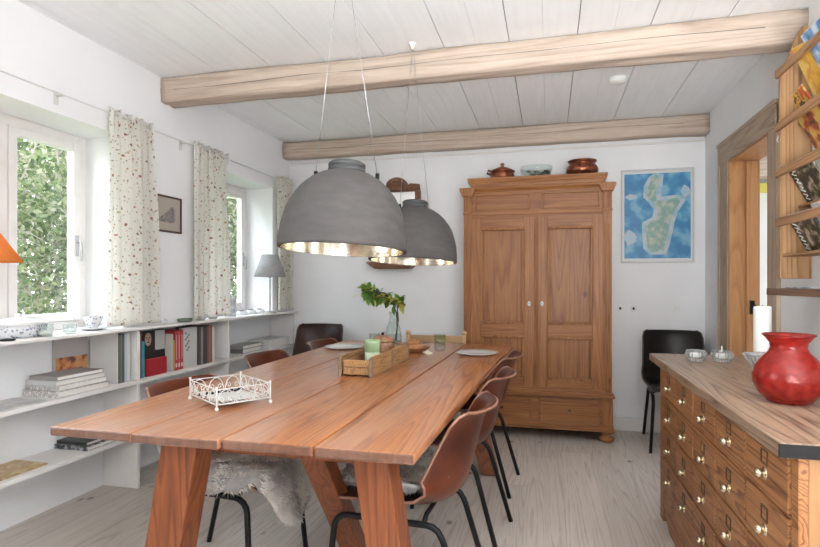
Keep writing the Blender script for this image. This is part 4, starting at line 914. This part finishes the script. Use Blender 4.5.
# ---------------------------------------------------------------- on the long sill
SZ = .9475
def lamp_table(loc, label, rs, rt, hs, h, m, pleat=0, base=True):
    t = thing('table_lamp', label, 'lamp', loc)
    MB().lathe([(.001, 0), (.055, 0), (.057, .006), (.045, .012), (.008, .018), (.001, .018)], (0, 0, 0), 28).build('base', M['metalgrey'] if m is not M['orange'] else M['black'], t)
    MB().tube([(0, 0, .015), (0, 0, h-.02)], .006, 8).ball((0, 0, h-.005), .01).build('stem', M['metalgrey'], t)
    o = MB().lathe([(rs, 0), (rt, hs)], (0, 0, h-.0), 96 if pleat else 48, flute=pleat, fn=32)
    # open shade: drop the caps
    o.f = [f for f in o.f if len(f) == 4]; o.sm = [True]*len(o.f)
    o.build('lamp_shade', m, t, solid=.002, fixn=False)
    MB().tube([(-rt*.95, 0, h+hs-.01), (0, 0, h+hs-.012), (rt*.95, 0, h+hs-.01)], .0015, 5).build('shade_holder', M['steel'], t)
lamp_table((-2.345, 4.325, SZ), 'grey linen shaded lamp on a slim stem at the far end of the sill', .135, .07, .19, .315, M['shadegrey'])
lamp_table((-2.40, 1.86, SZ), 'orange pleated shade lamp at the left edge of the sill', .155, .045, .165, .35, M['orange'], .02)
# tureen
t = thing('soup_tureen', 'wide white and blue lidded tureen at the left end of the sill', 'tureen', (-2.47, 2.10, SZ), R(10))
MB().lathe([(.001, 0), (.085, 0), (.09, .004), (.098, .02), (.103, .055), (.100, .058), (.001, .052)], (0, 0, 0), 40, sy=1.35).build('dish', M['bluewhite'], t)
MB().lathe([(.108, .0585), (.108, .064), (.09, .076), (.05, .088), (.012, .092), (.010, .098), (.016, .106), (.001, .112)], (0, 0, 0), 40, sy=1.35).build('lid', M['porcelain'], t)
MB().tube([(0, .135, .048), (0, .165, .05), (0, .16, .035), (0, .135, .035)], .006).build('handle', M['porcelain'], t)
def small_glass(x, y, label, r=.036, h=.055):
    t = thing('glass_tumbler', label, 'glass', (x, y, SZ), 0, 'small glasses on the sill')
    MB().lathe([(.001, 0), (r*.85, 0), (r*.9, .004), (r, h), (r-.003, h), (r*.86, .008), (.001, .006)], (0, 0, 0), 28).build('glass', M['thin'], t)
    MB().lathe([(.001, .0065), (r*.8, .0065), (r*.85, h*.45), (.001, h*.45)], (0, 0, 0), 20).build('tealight', M['wax'], t)
small_glass(-2.36, 2.145, 'small glass holder standing in front of the tureen', .036, .06); small_glass(-2.375, 2.30, 'small glass holder between the tureen and the teacup', .034, .05)
t = thing('teacup', 'patterned white teacup on a saucer beside the nearest curtain', 'cup', (-2.42, 2.495, SZ+.0095))
MB().lathe([(.001, .0), (.02, 0), (.022, .006), (.035, .02), (.044, .045), (.050, .068), (.047, .068), (.040, .045), (.03, .02), (.001, .012)], (0, 0, 0), 36).build('cup', M['bluewhite'], t)
MB().tube([(.044, .01, .055), (.068, .015, .056), (.066, .015, .03), (.036, .01, .022)], .0035).build('handle', M['porcelain'], t)
t = thing('saucer', 'white saucer under the patterned teacup on the sill', 'saucer', (-2.42, 2.495, SZ))
MB().lathe([(.001, .004), (.03, .002), (.035, 0), (.065, .010), (.075, .016), (.073, .017), (.035, .008), (.001, .008)], (0, 0, 0), 36).build('dish', M['porcelain'], t)
t = thing('glass_ornament', 'small clear glass ornament on the sill beneath the bird picture', 'ornament', (-2.39, 3.01, SZ))
MB().ball((0, 0, .02), .02, 10, 7).ball((.01, .022, .012), .012, 8, 6).ball((-.005, -.02, .014), .014, 8, 6).build('crystal', M['glass'], t)
t = thing('oval_dish', 'small dark green oval dish on the sill between the curtains', 'dish', (-2.31-.03, 3.17, SZ))
MB().lathe([(.001, .006), (.02, 0), (.032, .006), (.036, .022), (.033, .024), (.028, .012), (.001, .010)], (0, 0, 0), 36, sy=1.9).build('dish', M['greengl'], t)
for k, (y, r, lab) in enumerate(((3.40, .055, 'low white dish on the sill beneath the second curtain'), (3.545, .05, 'low white dish on the sill left of the patterned jug'))):
    t = thing('white_dish', lab, 'dish', (-2.385, y, SZ), 0, 'white dishes on the sill')
    MB().lathe([(.001, .006), (r*.5, 0), (r*.8, .014), (r, .035), (r-.003, .036), (r*.75, .016), (.001, .010)], (0, 0, 0), 36, flute=.03, fn=10).build('dish', M['porcelain'], t)
t = thing('patterned_jug', 'tall grey and white patterned jug on the sill before the far window', 'jug', (-2.42, 3.83, SZ))
MB().lathe([(.001, 0), (.04, 0), (.043, .004), (.040, .06), (.042, .13), (.047, .148), (.044, .148), (.038, .13), (.037, .06), (.001, .008)], (0, 0, 0), 36).build('jug_body', noisy('grey glaze', (.30, .32, .36), (.70, .70, .70), 25, .25, .05), t)
MB().tube([(.03, .03, .12), (.05, .055, .11), (.05, .055, .06), (.028, .03, .03)], .005).build('handle', M['porcelain'], t)
for k, (y, lab) in enumerate(((4.03, 'white tealight holder next to the jug on the sill'), (4.17, 'middle white tealight holder on the sill before the far window'), (4.31, 'white tealight holder left of the grey lamp foot'))):
    t = thing('candle_holder', lab, 'candle holder', (-2.44, y, SZ), 0, 'white tealight holders on the sill')
    MB().lathe([(.001, 0), (.048, 0), (.050, .008), (.04, .03), (.037, .032), (.001, .030)], (0, 0, 0), 28).build('holder', M['porcelain'], t)
    MB().lathe([(.020, .0325), (.020, .040), (.001, .040)], (0, 0, 0), 16).build('tealight', flat((.18, .17, .16)), t)
t = tag(MB().lathe([(.001, 0), (.03, 0), (.034, .006), (.001, .012)], (0, 0, 0), 24).build('black_lid', M['black']), 'small flat black lid on the front edge of the sill, left', 'lid'); t.location = (-2.335, 1.93, SZ)
t = thing('glass_bottle', 'small dark-topped bottle on the sill right of the grey lamp', 'bottle', (-2.42, 4.68, SZ))
MB().lathe([(.001, 0), (.02, 0), (.022, .01), (.02, .035), (.008, .042), (.001, .042)], (0, 0, 0), 20).build('bottle', M['porcelain'], t); MB().lathe([(.009, .0425), (.009, .055), (.001, .055)], (0, 0, 0), 16).build('stopper', M['black'], t)

# ---------------------------------------------------------------- books
MZ, LZ = .6355, .3205
def book(x0, x1, y0, y1, z0, z1, col, label, spine='front', group='books standing on the middle shelf', name='book', tex=None):
    """hard covers around a paper block; spine on the +x (room) side for standing books, -y side for lying ones"""
    t = thing(name, label, name.replace('_', ' '), ((x0+x1)/2, (y0+y1)/2, z0), 0, group); m = tex or flat(col); q = .0025
    if spine == 'front':
        P(MB().box(x0, x1, y0, y0+q, z0, z1).box(x0, x1, y1-q, y1, z0, z1).box(x1-q, x1, y0+q, y1-q, z0, z1), 'cover', m, t, bevel=.001)
        P(MB().box(x0+.002, x1-q, y0+q, y1-q, z0+.002, z1-.004), 'pages', M['paper'], t)
    elif spine == 'face':   # cover faces the room
        P(MB().box(x1-q, x1, y0, y1, z0, z1).box(x0, x0+q, y0, y1, z0, z1).box(x0+q, x1-q, y0, y0+q, z0, z1), 'cover', m, t, bevel=.001)
        P(MB().box(x0+q, x1-q, y0+q, y1-.003, z0+.002, z1-.003), 'pages', M['paper'], t)
    else:
        P(MB().box(x0, x1, y0, y1, z0, z0+q).box(x0, x1, y0, y1, z1-q, z1).box(x0, x1, y0, y0+q, z0+q, z1-q), 'cover', m, t, bevel=.001)
        P(MB().box(x0+.004, x1-.004, y0+q, y1-.004, z0+q, z1-q), 'pages', M['paper'], t)
    return t
# lying stack
G1 = 'stack of large books lying on the middle shelf'; z = MZ
for k, (hh, c_, lab) in enumerate(((.032, None, 'large pale book at the bottom of the lying stack, text on its side'), (.026, None, 'large patterned book, second from the bottom of the lying stack'), (.024, (.55, .54, .53), 'white-edged book, second from the top of the lying stack'), (.020, (.30, .28, .27), 'grey-brown book on top of the lying stack'))):
    tx = cover('printed cover %d' % k, (.62, .60, .57), (.35, .30, .28), 60, (.75, .73, .70)) if c_ is None else None
    book(-2.56+.01*k, -2.345-.004*k, 2.20+.01*(k % 2), 2.53-.01*k, z, z+hh, c_, lab, 'lying', G1, tex=tx); z += hh+.0006
t = thing('brochure', 'open pale brochure lying on the middle shelf, left of the book stack', 'brochure', (-2.45, 2.05, MZ)); P(MB().box(-2.56, -2.36, 1.85, 2.15, MZ, MZ+.004), 'sheet', cover('brochure print', (.62, .60, .58), (.48, .46, .45), 9), t)
# standing, left bay: facing-out magazine then spines
y = 2.47; zz1 = MZ+.27
t = book(-2.575, -2.560, 2.38, 2.60, MZ+.105*0, MZ+.27, None, 'big white magazine with an orange and dark picture, leaning behind the stack', 'face', 'magazines on the middle shelf', tex=flat((.50, .46, .45)))
P(MB().box(-2.5598, -2.559, 2.39, 2.595, MZ+.09, MZ+.165), 'cover_picture', cover('orange picture', (.60, .30, .12), (.50, .16, .06), 22, (.10, .06, .05)), t)
y = 2.604
for k, (w, h_, c_, nm) in enumerate(((.010, .285, (.66, .64, .62), 'white thin book right of the big magazine'), (.016, .275, (.12, .11, .10), 'dark brown spine in the left bay, left of the green one'), (.014, .28, (.16, .19, .13), 'dark green spine in the left bay'), (.014, .275, (.10, .10, .11), 'black spine in the left bay right of the green one'), (.018, .28, (.45, .50, .55), 'pale blue-grey spine in the left bay'), (.022, .28, (.62, .63, .62), 'light grey spine beside the first divider'))):
    book(-2.55, -2.365, y, y+w, MZ, MZ+h_, c_, nm); y += w+.0012
# second bay
y = 2.762
for k, (w, h_, c_, nm) in enumerate(((.020, .265, (.62, .56, .50), 'cream spine just right of the first divider'), (.012, .285, (.20, .05, .06), 'dark red thin spine left of the turquoise book'), (.022, .22, (.02, .30, .36), 'turquoise book left of the portrait cover'))):
    book(-2.55, -2.36, y, y+w, MZ, MZ+h_, c_, nm); y += w+.0012
t = book(-2.42, -2.40, 2.822, 3.05, MZ, MZ+.275, (.012, .012, .012), 'black book facing out with a portrait of a long-haired woman', 'face', 'books facing out on the middle shelf')
yc = 2.895
P(MB().prism([(yc-.065, MZ+.10), (yc+.075, MZ+.10), (yc+.08, MZ+.14), (yc+.05, MZ+.165), (yc+.045, MZ+.24), (yc+.025, MZ+.268), (yc-.02, MZ+.268), (yc-.04, MZ+.24), (yc-.045, MZ+.17), (yc-.07, MZ+.14)], 'x', -2.40, -2.3992), 'hair_print', flat((.025, .016, .014)), t)
P(MB().box(-2.4008, -2.3994, 2.958, 3.048, MZ+.15, MZ+.272), 'cover_background', flat((.45, .44, .42)), t)
P(MB().prism([(yc+.028*cos(a*pi/10), MZ+.222+.04*sin(a*pi/10)) for a in range(20)], 'x', -2.3992, -2.3984), 'face_print', flat((.42, .28, .20)), t)
fe = MB()
for dy, dz, w, h_ in ((-.012, .010, .008, .0035), (.012, .010, .008, .0035), (0, -.018, .011, .0035), (0, -.004, .004, .008)): fe.prism([(yc+dy+w*cos(a*pi/6), MZ+.222+dz+h_*sin(a*pi/6)) for a in range(12)], 'x', -2.3984, -2.398)
P(fe, 'face_features', flat((.06, .025, .02)), t)
book(-2.385, -2.362, 2.84, 3.02, MZ, MZ+.105, (.38, .02, .03), 'small red book facing out in front of the portrait book', 'face', 'books facing out on the middle shelf')
y = 3.06
for k, (w, h_, c_, nm) in enumerate(((.022, .24, (.50, .46, .42), 'beige spine right of the portrait book'), (.014, .20, (.55, .33, .06), 'mustard yellow spine left of the red row'), (.026, .255, (.46, .05, .06), 'first red spine of the red row'), (.028, .258, (.52, .06, .07), 'second red spine of the red row'), (.028, .26, (.44, .045, .055), 'last red spine of the red row'))):
    t = book(-2.55, -2.362, y, y+w, MZ, MZ+h_, c_, nm)
    if w > .025: P(MB().box(-2.3622, -2.3612, y+.006, y+w-.006, MZ+.02, MZ+.045).box(-2.3622, -2.3612, y+w/2-.002, y+w/2+.002, MZ+.07, MZ+.23), 'spine_title', flat((.72, .60, .55)), t)
    y += w+.0012
t = book(-2.40, -2.376, y+.002, y+.165, MZ, MZ+.268, (.60, .58, .55), 'white book facing out with a dark plant drawing', 'face', 'books facing out on the middle shelf')
dr = MB()
for k in range(9): dr.ball((-2.3755, y+.06+.018*sin(k*2.1), MZ+.12+k*.014), .011, 8, 5, (.05, 1, .8))
P(dr, 'plant_drawing', flat((.22, .25, .22)), t)
y += .17
for k, (w, h_, c_, nm) in enumerate(((.022, .262, (.09, .07, .07), 'black spine right of the plant-drawing book'), (.022, .262, (.28, .24, .25), 'grey-mauve spine in the second bay'), (.018, .262, (.06, .055, .06), 'thin black spine in the middle of the dark group'), (.022, .265, (.035, .055, .06), 'black-green spine in the dark group'), (.020, .265, (.14, .09, .08), 'dark brown spine in the dark group'), (.024, .268, (.30, .15, .10), 'rust brown spine at the right of the dark group'), (.018, .268, (.33, .08, .08), 'dull red thin spine right of the rust one'), (.030, .255, (.64, .60, .55), 'cream spine at the right end of the second bay'))):
    book(-2.55, -2.362, y, y+w, MZ, MZ+h_, c_, nm); y += w+.0012
# third bay: flat stack
book(-2.56, -2.40, 3.86+.12, 4.28, MZ, MZ+.035, (.18, .17, .16), 'dark grey box file lying low in the third bay', 'lying', 'books lying in the third bay')
book(-2.56, -2.40, 3.98, 4.30, MZ+.0356, MZ+.062, (.34, .34, .32), 'grey box file on top of the dark one in the third bay', 'lying', 'books lying in the third bay')
book(-2.56, -2.36, 4.33, 4.72, MZ, MZ+.075, (.66, .65, .63), 'white binder lying at the right of the third bay', 'lying', 'books lying in the third bay')
# low shelf
book(-2.565, -2.35, 2.385, 2.60, LZ, LZ+.022, None, 'black photo book at the bottom of the low pile by the table corner', 'lying', 'books lying on the low shelf', tex=cover('dark photo cover', (.03, .03, .035), (.12, .12, .13), 40, (.5, .5, .5)))
book(-2.565, -2.37, 2.40, 2.60, LZ+.0226, LZ+.040, (.03, .03, .03), 'black book on top of the low pile by the table corner', 'lying', 'books lying on the low shelf')
t = thing('game_board', 'old yellowed printed board lying on the low shelf at the left edge', 'board', (-2.45, 2.0, LZ))
P(MB().box(-2.57, -2.37, 1.86, 2.17, LZ, LZ+.008), 'board', cover('yellowed print', (.52, .36, .17), (.42, .25, .10), 14, (.60, .46, .26)), t, bevel=.002)
